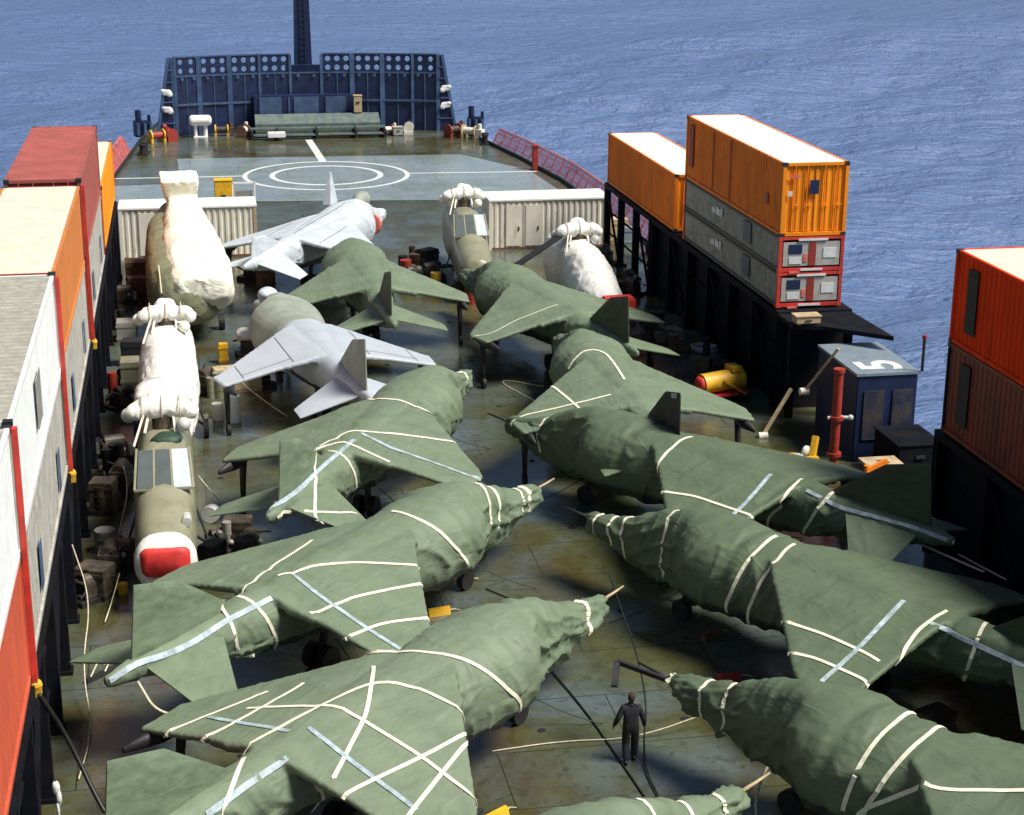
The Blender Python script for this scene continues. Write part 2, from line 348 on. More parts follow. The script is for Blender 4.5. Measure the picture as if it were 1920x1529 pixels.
# ================================================================ SETTING
def grid_sea():
    import numpy as np
    def axis(c, a, b, n, fine):
        # spacing grows away from c
        t = np.linspace(-1, 1, n); s = np.sinh(t*fine)/math.sinh(fine)
        return np.where(s < 0, c+s*(c-a), c+s*(b-c))
    X = axis(80, -9000, 9000, 560, 7.2); Y = axis(200, -6000, 15000, 640, 7.2)
    gx, gy = np.meshgrid(X, Y); z = np.zeros_like(gx); dxx = np.gradient(gx, axis=1); dyy = np.gradient(gy, axis=0)
    cell = np.maximum(dxx, dyy); rng = np.random.default_rng(4)
    for i in range(70):
        lam = 5*1.055**i; th = math.radians(100)+rng.normal()*.38; k = 2*math.pi/lam
        a = .017*lam**.8*rng.uniform(.4, 1.3); ph = rng.uniform(0, 6.28)
        fade = np.clip((lam/cell-3)/3, 0, 1)
        q = (gx*math.cos(th)+gy*math.sin(th))*k+ph
        z += fade*a*(np.sin(q)+.25*np.cos(2*q))*.62
    n0, n1 = gx.shape
    co = np.stack([gx, gy, z-14], -1).reshape(-1, 3)
    idx = np.arange(n0*n1).reshape(n0, n1)
    f = np.stack([idx[:-1,:-1], idx[:-1,1:], idx[1:,1:], idx[1:,:-1]], -1).reshape(-1, 4)
    me = bpy.data.meshes.new('sea'); me.vertices.add(len(co)); me.vertices.foreach_set('co', co.ravel())
    me.loops.add(f.size); me.loops.foreach_set('vertex_index', f.ravel().astype('i4'))
    me.polygons.add(len(f)); me.polygons.foreach_set('loop_start', np.arange(0, f.size, 4).astype('i4'))
    me.update(calc_edges=True); me.polygons.foreach_set('use_smooth', [True]*len(f)); me.materials.append(M_['sea'])
    o = bpy.data.objects.new('sea', me); COL.objects.link(o); tag(o, kind='structure')
grid_sea()

HULL = [(-6.2,-30),(-6.2,70),(-6.0,88),(-5.2,104),(-4.3,114),(-3.4,124),(-2.0,134),(1,146),(5,155),(8.6,158),(12,155),(16,146),(18.8,134),(20.3,124),(21.9,113),(22.9,104),(23.3,90),(23.4,70),(23.4,-30)]
tag(MB().prism(HULL, -.25, 0).build('deck', 'deck'), kind='structure')
hb = MB(); low = [(8.6+(x-8.6)*.93, y if y < 100 else 100+(y-100)*.86) for x, y in HULL]
n = len(HULL); hb.add([(x*1.0, y, -.24) for x, y in HULL]+[(x, y, -15) for x, y in low], [(i,(i+1)%n,n+(i+1)%n,n+i) for i in range(n)])
tag(hb.build('hull', 'navy'), kind='structure')
def sheet(pts, z, name, m):
    return tag(MB().add([(x,y,z) for x, y in pts], [tuple(range(len(pts)))]).build(name, m), kind='structure')
sheet([(-.8,116.2),(18.2,115.4),(21.6,108.5),(22.2,98.3),(-4.6,101.2),(-4.6,106.5),(-.6,106.8)], .006, 'landing_pad', 'pad')
# painted circles and lines
def ring(cx, cy, r0, r1, z, n=72):
    b = MB(); vs = [];
    for i in range(n):
        a = 2*math.pi*i/n; vs += [(cx+r0*math.cos(a), cy+r0*math.sin(a), z), (cx+r1*math.cos(a), cy+r1*math.sin(a), z)]
    return b.add(vs, [(2*i, 2*i+1, (2*i+3) % (2*n), (2*i+2) % (2*n)) for i in range(n)])
mk = MB(); CX, CY = 8.5, 108.5
a = ring(CX, CY, 4.98, 5.28, .012); mk.add(a.v, a.f)
a = ring(CX, CY, 3.25, 3.6, .012); mk.add(a.v, a.f)
def flat(b, x0, y0, x1, y1, wd, z=.012):
    d = Vector((x1-x0, y1-y0)).normalized(); nn = Vector((-d.y, d.x))*wd/2
    b.add([(x0-nn.x,y0-nn.y,z),(x1-nn.x,y1-nn.y,z),(x1+nn.x,y1+nn.y,z),(x0+nn.x,y0+nn.y,z)], [(0,1,2,3)])
flat(mk, -5.1, 109.1, 3.26, 108.9, .26); flat(mk, 13.76, 108.4, 22.0, 107.9, .26); flat(mk, 8.7, 113.77, 8.45, 123.2, .5)
tag(mk.build('deck_marking', 'paint'), kind='structure')
# raised kerb along the deck edge
kb = MB()
for side in (-1, 1):
    pts = [p for p in HULL if (p[0]-8.6)*side > 3 and 60 < p[1] < 150]
    for a, b in zip(pts, pts[1:]):
        k = .12*side; kb.add([(a[0]-k,a[1],.0),(a[0]-k,a[1],.22),(a[0],a[1],.22),(a[0],a[1],0),(b[0]-k,b[1],0),(b[0]-k,b[1],.22),(b[0],b[1],.22),(b[0],b[1],0)], [(0,1,5,4),(1,2,6,5),(2,3,7,6)])
tag(kb.build('deck_kerb', 'gear'), kind='structure')
# ---------------------------------------------------------------- bow screen, mast, gear
def bow_screen():
    t = thing('bow_screen', 'tall navy blue steel screen pierced by rows of round holes across the bow', 'breakwater', (8.7,127,0))
    P = [(-9.5,-1.7),(-7.8,-.5),(-5.6,.6),(-3.4,1.4),(-1.15,1.8),(1.15,1.8),(3.4,1.4),(5.6,.6),(7.8,-.5),(9.5,-1.7)]
    holes = MB(); lower = MB(); ribs = MB(); rail = MB()
    for i, (a, b) in enumerate(zip(P, P[1:])):
        A = Vector((*a, 0)); B = Vector((*b, 0)); L = (B-A).length; d = (B-A)/L; nn = Vector((d.y, -d.x, 0))
        lower.add([A, B, B+Vector((0,0,4.55)), A+Vector((0,0,4.55))], [(0,1,2,3)])
        # perforated band z 4.55..5.9 (the middle bay stays open round the mast)
        if i != 4:
            nc = 2 if i in (0, 8) else 3
            for r in range(2):
                for c in range(nc):
                    z0 = 4.55+r*.68; z1 = z0+.68; s0 = .12+(L-.24)*c/nc; s1 = .12+(L-.24)*(c+1)/nc
                    cx = (s0+s1)/2; cz = (z0+z1)/2; rr = .215
                    out = [(s1,cz),(s1,z1),(cx,z1),(s0,z1),(s0,cz),(s0,z0),(cx,z0),(s1,z0)]
                    inn = [(cx+rr*math.cos(k*math.pi/4), cz+rr*math.sin(k*math.pi/4)) for k in range(8)]
                    vs = [A+d*u+Vector((0,0,v)) for u, v in out+inn]
                    holes.add(vs, [(k, (k+1) % 8, 8+(k+1) % 8, 8+k) for k in range(8)])
            for s0, s1 in ((0,.12),(L-.12,L)): holes.add([A+d*s0+Vector((0,0,4.55)), A+d*s1+Vector((0,0,4.55)), A+d*s1+Vector((0,0,5.91)), A+d*s0+Vector((0,0,5.91))], [(0,1,2,3)])
            ribs.bar(A+Vector((0,0,5.95))+nn*.05, B+Vector((0,0,5.95))+nn*.05, .16, .1)
        if i != 4: m_ = A+d*L*.5+nn*.08; ribs.bar(m_, m_+Vector((0,0,4.5)), .07, .12)
        for k, f in enumerate((0,)):
            q = A+d*L*f+nn*.14; h = 5.9
            ribs.bar(q+Vector((0,0,0)), q+Vector((0,0,h)), .34 if i in (2,6,7,1) else .2, .26)
        rail.bar(A+Vector((0,0,2.35))+nn*.22, B+Vector((0,0,2.35))+nn*.22, .12, .16)
        rail.bar(A+Vector((0,0,4.5))+nn*.1, B+Vector((0,0,4.5))+nn*.1, .1, .12)
        # lamps/lugs below the holes
        for f in (.25, .75):
            q = A+d*L*f+nn*.2+Vector((0,0,4.3)); rail.cyl(q, q+nn*.1, .12, n=10)
    for s in (-1, 1):   # raking end plates with lightening holes
        x = 9.55*s
        lower.add([(x,-1.7,0),(x+1.25*s,-2.0,0),(x+.25*s,-1.9,5.9),(x,-1.7,5.9)], [(0,1,2,3)])
        ribs.bar((x+1.3*s,-2.05,0), (x+.3*s,-1.95,5.95), .3, .2); ribs.bar((x,-1.75,0), (x,-1.75,5.95), .26, .26)
        for z in (1.0, 2.6, 4.1, 5.0): rail.bar((x,-1.9,z), (x+(1.25-z*.17)*s,-2.08,z), .1, .1)
    o = lower.build('plating', 'navy', t)
    hs = []
    for s_ in (-1, 1):
        hb_ = MB()
        for (v0, f0), (v1, f1) in zip(holes.cuts, holes.cuts[1:]+[(len(holes.v), len(holes.f))]):
            vv = holes.v[v0:v1]
            if sum(v[0] for v in vv)*s_ > 0: hb_.add(vv, [tuple(i-v0 for i in f) for f in holes.f[f0:f1]])
        hs.append(hb_.build('perforated_band', 'navy', t))
    for q in [o]+hs:
        m = q.modifiers.new('thick', 'SOLIDIFY'); m.thickness = .06; m.offset = 0
    t.scale = (1,.42,.94)
    ribs.build('rib', 'navyrib', t); rail.build_each('rail', 'navyrib', t)
    for s in (-1, 1):
        b = MB()
        for z in (2.05, 3.35):
            b.ball((9.55*s+.52*s, -2.25, z), .38, .12, .26, n=6); b.ball((9.55*s+.3*s, -2.3, z-.15), .2, .1, .2, n=6); b.ball((9.55*s+.75*s, -2.3, z+.12), .2, .1, .16, n=6)
        b.build_each('lashing_bundle', 'white', t, smooth=True)
    return t
bow_screen()
def mast():
    t = thing('foremast', 'tall dark navy foremast rising behind the middle of the bow screen', 'mast', (8.85,133,0))
    b = MB(); b.loft([[(-h,-h*.8,z),(h,-h*.8,z),(h,h*.8,z),(-h,h*.8,z)] for z, h in ((0,.78),(4,.66),(12,.5),(26,.36))]); b.build('column', 'navy', t)
    l = MB()
    for i in range(46):
        z = 3+i*.42; hy = -(.62-(z-4)*.022)*.8-.12; l.bar((-.2,hy,z), (.2,hy,z), .04)
    l.bar((-.2,-.62,2.6), (-.2,-.28,24), .04); l.bar((.2,-.62,2.6), (.2,-.28,24), .04); l.build('ladder', 'navy', t)
    f = MB(); f.box(-1.4,1.4,-.9,-.6,3.6,4.3); f.build('footing_plate', 'navy', t)
    w_ = MB()
    for z in (3.35,2.85): w_.cyl((0,-3.5,z),(0,-3.62,z),.2,n=12)
    w_.cyl((-1.2,-3.5,3.6),(-1.2,-3.62,3.6),.15); w_.cyl((1.2,-3.5,3.6),(1.2,-3.62,3.6),.15); w_.build('floodlight', 'silver', t)
mast()
def deckhouse():
    t = thing('bow_house', 'low dark blue steel house standing against the foot of the bow screen', 'deckhouse', (8.8,127.4,0))
    MB().box(-4.0,3.4,-.55,1.6,0,2.7).build('wall', 'navy', t, bevel=.03)
    b = MB()
    for x, w_ in ((-3.6,1.6),(-1.5,.1),(-1.1,1.8),(1.2,1.5)): b.box(x, x+w_, -.62, -.56, 1.0, 2.6)
    b.build_each('panel', 'navyrib', t)
deckhouse()
def ramp_box():
    t = thing('mooring_platform', 'long grey green steel platform with two slatted steps in front of the bow house', 'platform', (9.1,125.3,0))
    MB().loft([[(x,-.35,.92),(x,.9,1.45),(x,1.0,1.45),(x,1.0,.2),(x,-.35,.2)] for x in (-4.3,4.7)]).build('cover_plate', 'winch', t)
    b = MB()
    for i, (y, z) in enumerate(((-.8,.72),(-1.5,.35))):
        for x0, x1 in ((-4.7,-2.9),(-2.75,-.1),(.05,2.7),(2.85,5.0)): b.box(x0, x1, y-.28, y+.28, z-.1, z)
    b.build_each('step', 'winch', t)
    p = MB()
    for x in (-4.6,-2.8,0,2.8,4.9): p.box(x-.08, x+.08, -1.78, .2, 0, .6)
    p.build_each('bracket', 'gear', t)
    MB().box(-3.55,-2.3,-2.5,-1.9,.25,.62).build('white_chest', 'hidetop', t, bevel=.04)
ramp_box()
def ventilator(x, y, m, label, rz=0):
    t = thing('mushroom_ventilator', label, 'ventilator', (x,y,0), rz)
    b = MB(); b.cyl((-.62,0,1.2),(.62,0,1.2),.38,n=16); b.ball((-.62,0,1.2),.2,.36,.36,n=7); b.ball((.62,0,1.2),.2,.36,.36,n=7); b.build('drum', m, t, smooth='auto')
    l = MB(); l.cyl((-.36,0,0),(-.36,0,.9),.13); l.cyl((.36,0,0),(.36,0,.9),.13); l.box(-.5,.5,-.3,.3,0,.06); l.build_each('leg', m, t)
ventilator(.9, 125.6, 'hidetop', 'white barrel shaped fitting on two legs at the left foot of the bow screen')
def windlass(x, y, m1, m2, label, rz=0, s=1):
    t = thing('deck_winch', label, 'winch', (x,y,0), rz)
    b = MB(); b.cyl((-.5*s,0,.55*s),(.5*s,0,.55*s),.28*s,n=16); b.build('drum', m2, t, smooth='auto')
    f = MB()
    for q in (-.55,.55): f.cyl((q*s-.05,0,.55*s),(q*s+.05,0,.55*s),.46*s,n=16); f.box(q*s-.09,q*s+.09,-.4*s,.4*s,0,.3*s)
    f.build_each('flange', m1, t); g = MB(); g.box(.62*s,1.15*s,-.28*s,.28*s,0,.75*s); g.cyl((.85*s,0,.7*s),(.85*s,0,1.15*s),.16*s); g.build('motor', m2, t, bevel=.03)
windlass(2.4,126.0,'yellow','machine','yellow winch at the foot of the bow screen beside the white barrel fitting',0,.8)
windlass(3.9,125.3,'brown','hide','cream and rust winch at the left end of the grey green platform',1.2,.85)
windlass(15.9,125.2,'hide','gear','cream winch standing at the right foot of the bow screen',1.4,.8)
windlass(14.3,125.0,'redrust','hide','small winch with a red top beside the right end of the grey green platform',.3,.7)
windlass(-2.2,123.6,'yellow','redrust','red and yellow mooring winch at the left corner of the bow',.5,.9)
windlass(-1.3,124.2,'redrust','pink','dark red mooring winch against the left end of the bow screen',2.0,.9)
windlass(18.9,123.2,'redrust','machine','dark red mooring winch against the right end of the bow screen',.6,.95)
windlass(20.0,122.4,'wood','hide','pale yellow mooring winch at the right corner of the bow',-.7,.95)
def bollard(x, y, label, rz=0, m='navy'):
    t = thing('bollard', label, 'bollard', (x,y,0), rz)
    MB().box(-.75,.75,-.32,.32,0,.1).build('base_plate', m, t)
    for q in (-.42,.42):
        b = MB(); b.cyl((q,0,.1),(q,0,.62),.2,n=16); b.cyl((q,0,.62),(q,0,.72),.27,n=16); b.build('post', m, t)
bollard(-3.0,118.6,'black twin bollard on the left edge of the deck beside the landing circle',1.4,'black')
bollard(20.6,119.6,'black twin bollard on the right edge of the deck ahead of the landing circle',1.4,'black')
def fair(x, y, label, s=1):
    t = thing('fairlead', label, 'fairlead', (x,y,0), .25*s)
    b = MB(); b.box(-.6,.6,-.4,.4,0,1.1); b.cyl((-.3,-.1,1.1),(-.3,-.1,1.9),.22); b.build('frame', 'navy', t, bevel=.04)
    r = MB()
    for q in (-.45,.05,.5): r.cyl((q,-.45,.15),(q,-.45,1.0),.13)
    r.build_each('roller', 'navyrib', t); MB().cyl((.5,0,0),(.5,0,1.5),.12).build('post','navy',t)
fair(-3.2,126.6,'dark blue roller fairlead on the left bulwark beyond the bow screen')
fair(20.9,125.4,'dark blue roller fairlead on the right bulwark beyond the bow screen',-1)
def locker(x, y, label, sx, sy, sz, m='wood', z=0, rz=0, name='locker', cat='locker', lid=None):
    t = thing(name, label, cat, (x,y,z), rz)
    MB().box(-sx/2,sx/2,-sy/2,sy/2,.06,sz).build('body', m, t, bevel=.025)
    MB().box(-sx/2-.03,sx/2+.03,-sy/2-.03,sy/2+.03,sz+.004,sz+.06).build('lid', lid or m, t, bevel=.015)
    MB().box(-.12,.12,-sy/2-.05,-sy/2-.01,sz*.6,sz*.68).build('handle', 'gear', t)
    f = MB()
    for a in (-1,1): f.box(a*sx*.35-.05,a*sx*.35+.05,-sy*.45,sy*.45,0,.058)
    f.build_each('skid', 'gear', t)
    return t
locker(12.3,126.3,'tan upright locker on the right end of the grey green platform',.6,.5,1.25,'wood',z=1.42)
locker(15.0,124.4,'small grey box beside the cream winch at the bow',.7,.6,.6,'greyl')

# safety netting rails along both edges
def safety_net(side, pts, label, lean):
    t = thing('safety_net', label, 'safety net', (pts[0][0], pts[0][1], 0)); ox, oy = pts[0]
    net = MB()
    for a, b in zip(pts, pts[1:]):
        L = math.dist(a, b); k = max(1, round(L/1.6))
        for i in range(k+(b == pts[-1])):
            f = i/k; x = a[0]+(b[0]-a[0])*f-ox; y = a[1]+(b[1]-a[1])*f-oy
            MB().bar((x,y,0),(x+lean*1.0,y,1.15),.07,.07).build('stanchion', 'pink', t)
        for z in (.12,.35,.58,.81,1.04,1.15):
            net.bar((a[0]-ox+lean*z,a[1]-oy,z),(b[0]-ox+lean*z,b[1]-oy,z),.03 if z < 1.1 else .06)
        m = round(L/.3)
        for i in range(m):
            f = i/m; f2 = min(1, f+.35/L); x = a[0]+(b[0]-a[0])*f-ox; y = a[1]+(b[1]-a[1])*f-oy; x2 = a[0]+(b[0]-a[0])*f2-ox; y2 = a[1]+(b[1]-a[1])*f2-oy
            net.bar((x,y,.05),(x2+lean*1.1,y2,1.12),.022); net.bar((x2,y2,.05),(x+lean*1.1,y,1.12),.022)
    net.build('netting', 'pink', t)
safety_net(1, [(21.0,119),(21.9,113),(22.9,104),(23.2,92),(23.3,84)], 'faded red safety net leaning out along the right edge of the deck', .55)
safety_net(-1, [(-3.85,119),(-4.3,114),(-5.0,106)], 'faded red safety net leaning out along the left edge of the deck', -.55)
t = thing('hose_reel_post', 'red post standing at the right deck edge inside the safety net', 'post', (22.0,108.6,0)); MB().box(-.17,.17,-.17,.17,0,1.5).build('post','redrust',t,bevel=.03); MB().box(-.22,.22,-.22,.22,1.5,1.62).build('cap','redrust',t)

# ---------------------------------------------------------------- containers
def container(label, x0, y0, L, z0, z1, side, roof, end, frame=None, group=None, W=2.44, near=-1, logo=False, detail=None, ends='door', castm='gear'):
    """shipping container: x0 = inboard-most x of its left side, y0 = near end; origin at its near left bottom corner"""
    t = thing('shipping_container', label, 'container', (x0,y0,z0), 0, group); H = z1-z0; frame = frame or end
    for sx in (0, 1):     # corrugated side walls
        b = MB(); n = int(L/.28); vs = []; x = .04 if sx == 0 else W-.04; dd = .035*(1 if sx == 0 else -1)
        prof = []
        y = .12; step = (L-.24)/n
        for i in range(n):
            prof += [(x, y), (x, y+step*.3), (x+dd, y+step*.5), (x+dd, y+step*.8)]; y += step
        prof.append((x, L-.12))
        vs = [(px,py,.14) for px, py in prof]+[(px,py,H-.1) for px, py in prof]; m = len(prof)
        b.add(vs, [(i, i+1, m+i+1, m+i) for i in range(m-1)]); b.build('side_wall', side, t)
    b = MB(); n = 40; prof = []   # roof with shallow ribs
    for i in range(n):
        y = .08+(L-.16)*i/n; s = (L-.16)/n; prof += [(y, H-.03), (y+s*.35, H-.03), (y+s*.5, H-.012), (y+s*.85, H-.012)]
    prof.append((L-.08, H-.03)); m = len(prof)
    b.add([(.08,py,pz) for py, pz in prof]+[(W-.08,py,pz) for py, pz in prof], [(i, i+1, m+i+1, m+i) for i in range(m-1)]); b.build('roof', roof, t)
    MB().box(.06,W-.06,.06,L-.06,.1,.13).build('floor', 'brown', t)
    MB().box(.1,W-.1,L-.07,L-.03,.15,H-.11).build('back_wall', side, t)
    f = MB()
    for y in (.06, L-.06):
        for x in (.06, W-.06): f.box(x-.06,x+.06,y-.06,y+.06,.12,H-.12)
    f.build_each('corner_post', frame, t)
    f = MB()
    for x in (.05, W-.05): f.box(x-.045,x+.045,.12,L-.12,H-.1,H-.005); f.box(x-.045,x+.045,.12,L-.12,.02,.14)
    for y in (.05, L-.05): f.box(.12,W-.12,y-.045,y+.045,H-.11,H-.005); f.box(.12,W-.12,y-.045,y+.045,.02,.15)
    for i_, o_ in enumerate(f.build_each('rail', frame, t)):
        if i_ < 4: o_.data.materials[0] = M_['gear' if side == 'greyc' else side]
    f = MB()
    for y in (.08, L-.08):
        for x in (.08, W-.08):
            for z in (.06, H-.06): f.box(x-.09,x+.09,y-.09,y+.09,z-.062,z+.062)
    f.build_each('corner_casting', castm, t)
    if ends == 'door':
        for k in (0, 1):
            d = MB(); xa = .13+k*(W/2-.12); xb = xa+W/2-.14; nr = 5; pr = []
            for i in range(nr):
                s = (xb-xa)/nr; xx = xa+s*i; pr += [(xx,.06),(xx+s*.3,.06),(xx+s*.45,.085),(xx+s*.85,.085)]
            pr.append((xb,.06)); mm = len(pr)
            d.add([(p[0],p[1],.17) for p in pr]+[(p[0],p[1],H-.13) for p in pr], [(i,i+1,mm+i+1,mm+i) for i in range(mm-1)])
            o = d.build('door', end, t)
            for q in (.3, .72):
                r = MB(); xx = xa+(xb-xa)*q; r.cyl((xx,.02,.1),(xx,.02,H-.08),.022,n=8); r.box(xx-.02,xx+.22,-.01,.015,H*.42,H*.42+.05); r.build('lock_rod', frame, o)
    if detail: detail(t, W, L, H)
    return t
OR = 'stacked containers along the ship\'s side'
def patch(t, x0, x1, z0, z1, m, y=-.012, name='panel', th=.02): return MB().box(x0,x1,y-th,y,z0,z1).build(name, m, t)
def side_patch(t, x, y0, y1, z0, z1, m, s=-1, name='panel'): return MB().box(min(x,x+.02*s),max(x,x+.02*s),y0,y1,z0,z1).build(name, m, t)
def d_orange(t, W, L, H):
    patch(t, 1.0, 1.34, H-1.12, H-.62, 'navy', name='vent_window'); patch(t, .24, .62, H-.52, H-.42, 'pink', name='placard'); patch(t, .2, .36, H-1.18, H-1.0, 'paint', name='placard')
    side_patch(t, .0, 1.5, 1.78, .9, 1.3, 'redrust', name='placard'); side_patch(t, .0, L-1.1, L-.55, .6, H-.3, 'redrust', name='access_hatch')
    for y in (6.06, 8.3): side_patch(t, .012, y, y+.1, .16, H-.12, 'redrust', name='seam')
def d_half(t, W, L, H):
    patch(t, .16, W-.16, .22, H-.2, 'greyl', y=.04, name='end_panel'); patch(t, .36, .86, H*.52, H*.78, 'navy', y=.018, name='vent_window'); patch(t, .38, .84, .3, H*.42, 'paint', y=.018, name='placard')
    patch(t, 1.12, 1.38, .24, H-.22, 'redrust', y=.018, name='latch_plate'); patch(t, .92, 1.06, .36, .66, 'pink', y=.018, name='placard'); patch(t, 1.66, 2.14, .5, .86, 'paint', y=.018, name='placard')
    patch(t, .7, 1.8, H-.15, H-.07, 'paint', name='placard'); patch(t, .8, 1.65, .05, .13, 'paint', name='placard'); patch(t, .4, .78, -.03, .04, 'pink', y=-.03, name='placard')
    side_patch(t, .0, 3.2, 4.1, .35, 1.12, 'navy', name='vent_window')
    for y, h in ((6.8,.34),(7.12,.26),(7.36,.3),(7.7,.22),(7.95,.18)): side_patch(t, .0, y, y+.2, .66, .66+h, 'paint', name='lettering')
def d_red(t, W, L, H):
    side_patch(t, .0, L-1.5, L-.9, .5, H-.35, 'black', name='access_hatch')
IN = 20.55
container('long orange container with an amber door end, top of the stack at the right rail', IN, 57.3, 12.19, 6.32, 8.96, 'orange', 'roofpale', 'orangey', group=OR, detail=d_orange, frame='orangey')
container('upper half height grey container with a red end, directly beneath the long orange one', IN, 57.3, 12.19, 5.02, 6.31, 'greyc', 'roofgrey', 'greyl', frame='redframe', group=OR, detail=d_half, ends='plain', castm='redframe')
container('lower half height grey container with a red end, bottom of the right rail stack', IN, 57.3, 12.19, 3.72, 5.01, 'greyc', 'roofgrey', 'greyl', frame='redframe', group=OR, detail=d_half, ends='plain', castm='redframe')
container('farthest orange container on the right rail, standing alone beyond the tall stack', IN, 70.9, 12.19, 3.72, 6.2, 'orange', 'roofpale', 'orangey', group=OR, frame='orange')
container('nearest red orange container on the right with a cream roof, cut by the frame', IN, 30.9, 12.19, 6.34, 8.97, 'orangered', 'roofcream', 'orangered', group=OR, detail=d_red, frame='orangered')
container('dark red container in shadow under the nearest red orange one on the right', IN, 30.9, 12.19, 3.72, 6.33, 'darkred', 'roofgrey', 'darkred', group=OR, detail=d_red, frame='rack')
container('upper orange container behind the camera end of the right rail', IN, 18.3, 12.19, 6.34, 8.97, 'orangered', 'roofcream', 'orangered', group=OR)
LX = -3.5-2.44
def d_white(t, W, L, H):
    side_patch(t, W, 5.0, 6.1, .8, H-.7, 'greyc', 1, 'access_hatch')
def d_lseam(t, W, L, H):
    for y in (3.0, 9.0): side_patch(t, W, y, y+.5, .5, 1.5, 'navyrib', 1, 'placard')
container('brick red container, farthest of the top row on the left rail', LX, 57.1, 12.0, 6.36, 9.06, 'redc', 'redc', 'redc', group=OR, frame='redc')
container('orange container with a cream roof behind the white one on the left rail', LX, 43.9, 12.6, 6.36, 8.96, 'orangeport', 'roofcream', 'orangeport', group=OR, frame='redrust')
container('white container with a grey roof on the left rail', LX, 31.6, 12.19, 6.36, 8.96, 'whitec', 'roofgrey', 'whitec', group=OR, detail=d_white, frame='whitec')
container('nearest white container, at the bottom left corner of the photo', LX, 19.2, 12.19, 6.36, 8.96, 'whitec', 'roofgrey', 'whitec', group=OR, frame='greyl')
container('light grey container beneath the brick red one on the left rail', LX, 57.1, 12.19, 3.74, 6.34, 'greyl', 'roofgrey', 'greyl', group=OR, frame='redrust', detail=d_lseam)
container('amber container beyond the brick red one, last on the left rail', LX, 69.9, 11.9, 3.9, 6.5, 'orangey', 'roofcream', 'orangey', group=OR, frame='orangey')
container('grey container beneath the cream roofed orange one on the left rail', LX, 44.2, 12.19, 3.74, 6.34, 'greyl', 'roofgrey', 'greyl', group=OR, frame='redrust', detail=d_lseam)
container('weathered grey container beneath the white one on the left rail', LX, 31.6, 12.19, 3.74, 6.34, 'greyl', 'roofgrey', 'greyl', group=OR, frame='greyl', detail=d_lseam)
container('red orange container beneath the nearest white one on the left', LX, 19.2, 12.19, 3.74, 6.34, 'coral', 'roofgrey', 'coral', group=OR, frame='coral')
# red lashing posts between the left stacks
for y, z0, z1, lab in ((43.72,3.7,8.9,'between the white and orange stacks'),(31.4,3.7,8.9,'between the two white containers'),(56.85,3.7,8.9,'between the orange and brick red stacks')):
    t = thing('lashing_post', 'thin red lashing post '+lab+' on the left rail', 'post', (-3.44,y,0))
    MB().box(-.05,.05,-.09,.09,z0,z1).build('bar','redframe',t); b = MB(); b.ball((0,0,z0-.08),.13,n=6); b.box(-.1,.1,-.1,.1,z0-.3,z0-.06); b.build('twist_lock','yellow',t)
# container racks
def rack(x0, x1, y0, y1, inner, label, floor=True):
    t = thing('container_rack', label, 'rack', (inner,y0,0)); L = y1-y0; s = 1 if x0 < inner else -1
    a, b_ = x0-inner, x1-inner
    MB().box(a, b_, 0, L, 3.42, 3.66).build('top_platform', 'rack', t)
    if floor: MB().box(min(-s*.34,-s*.44), max(-s*.34,-s*.44), 0, L, 0, 3.4).build('web_plate', 'rack', t)
    else:
        for q in (0, .5): MB().bar((-s*2.4,L*q,.1),(-s*2.4,L*(q+.5),3.3),.3).build('brace','rack',t); MB().bar((-s*2.4,L*q,3.3),(-s*2.4,L*(q+.5),.1),.3).build('brace','rack',t)
    n = max(2, round(L/3.05))
    for i in range(n+1):
        y = .15+(L-.3)*i/n; b = MB(); b.box(min(0,-s*.3),max(0,-s*.3),y-.13,y+.13,0,3.41); b.box(min(.05*s,-s*.45),max(.05*s,-s*.45),y-.2,y+.2,0,.1); b.build('post','rack',t)
        if i < n and i % 2 == 0:
            MB().bar((-s*.12,y+.2,.2),(-s*.12,y+(L-.3)/n-.2,3.2),.1).build('brace','rack',t)
    b = MB()
    for z in (1.1, 2.2): b.cyl((-s*.26,.1,z),(-s*.26,L-.1,z),.05,n=8)
    b.build_each('pipe','rack',t)
    for y in (0.05, L-.15):
        if floor: MB().box(a, b_, y, y+.1, 0, 3.41).build('end_plate','rack',t)
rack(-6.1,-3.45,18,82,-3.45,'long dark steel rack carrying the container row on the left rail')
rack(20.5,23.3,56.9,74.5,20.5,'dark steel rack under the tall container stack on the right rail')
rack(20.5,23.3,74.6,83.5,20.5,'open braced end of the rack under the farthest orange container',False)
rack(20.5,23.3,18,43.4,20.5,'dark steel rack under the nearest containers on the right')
# gap between the right hand racks: blue house with a number on its roof
def number_house():
    t = thing('deck_store', 'dark blue steel store with a large white numeral on its blue grey roof', 'deck store', (21.2,50.9,-.12))
    MB().box(0,2.1,0,3.6,0,3.1).build('wall','navy',t,bevel=.03)
    MB().box(-.05,2.15,-.05,3.65,3.11,3.2).build('roof','boxtop',t)
    for i, x in enumerate((.25,1.25)): MB().box(x,x+.7,-.05,-.01,.9,2.6).build('grille','rackrib',t)
    cu = bpy.data.curves.new('n','FONT'); cu.body = '5'; cu.size = 2.1; cu.extrude = .004; cu.offset = .06
    o = bpy.data.objects.new('n',cu); COL.objects.link(o); dg = bpy.context.evaluated_depsgraph_get()
    me = bpy.data.meshes.new_from_object(o.evaluated_get(dg)); bpy.data.objects.remove(o)
    me.transform(Matrix.Translation((1.7,.25,3.21)) @ Matrix.Rotation(R(90),4,'Z') @ Matrix.Diagonal((1.15,.95,1,1))); me.materials.append(M_['paint'])
    q = bpy.data.objects.new('numeral',me); COL.objects.link(q); q.parent = t
    b = MB(); b.cyl((2.2,-.05,3.2),(2.2,-.05,4.3),.05); b.build('vent_pipe','gear',t); b = MB(); b.cyl((2.2,-.05,4.3),(2.2,-.05,4.42),.08); b.build('pipe_cap','redrust',t)
number_house()
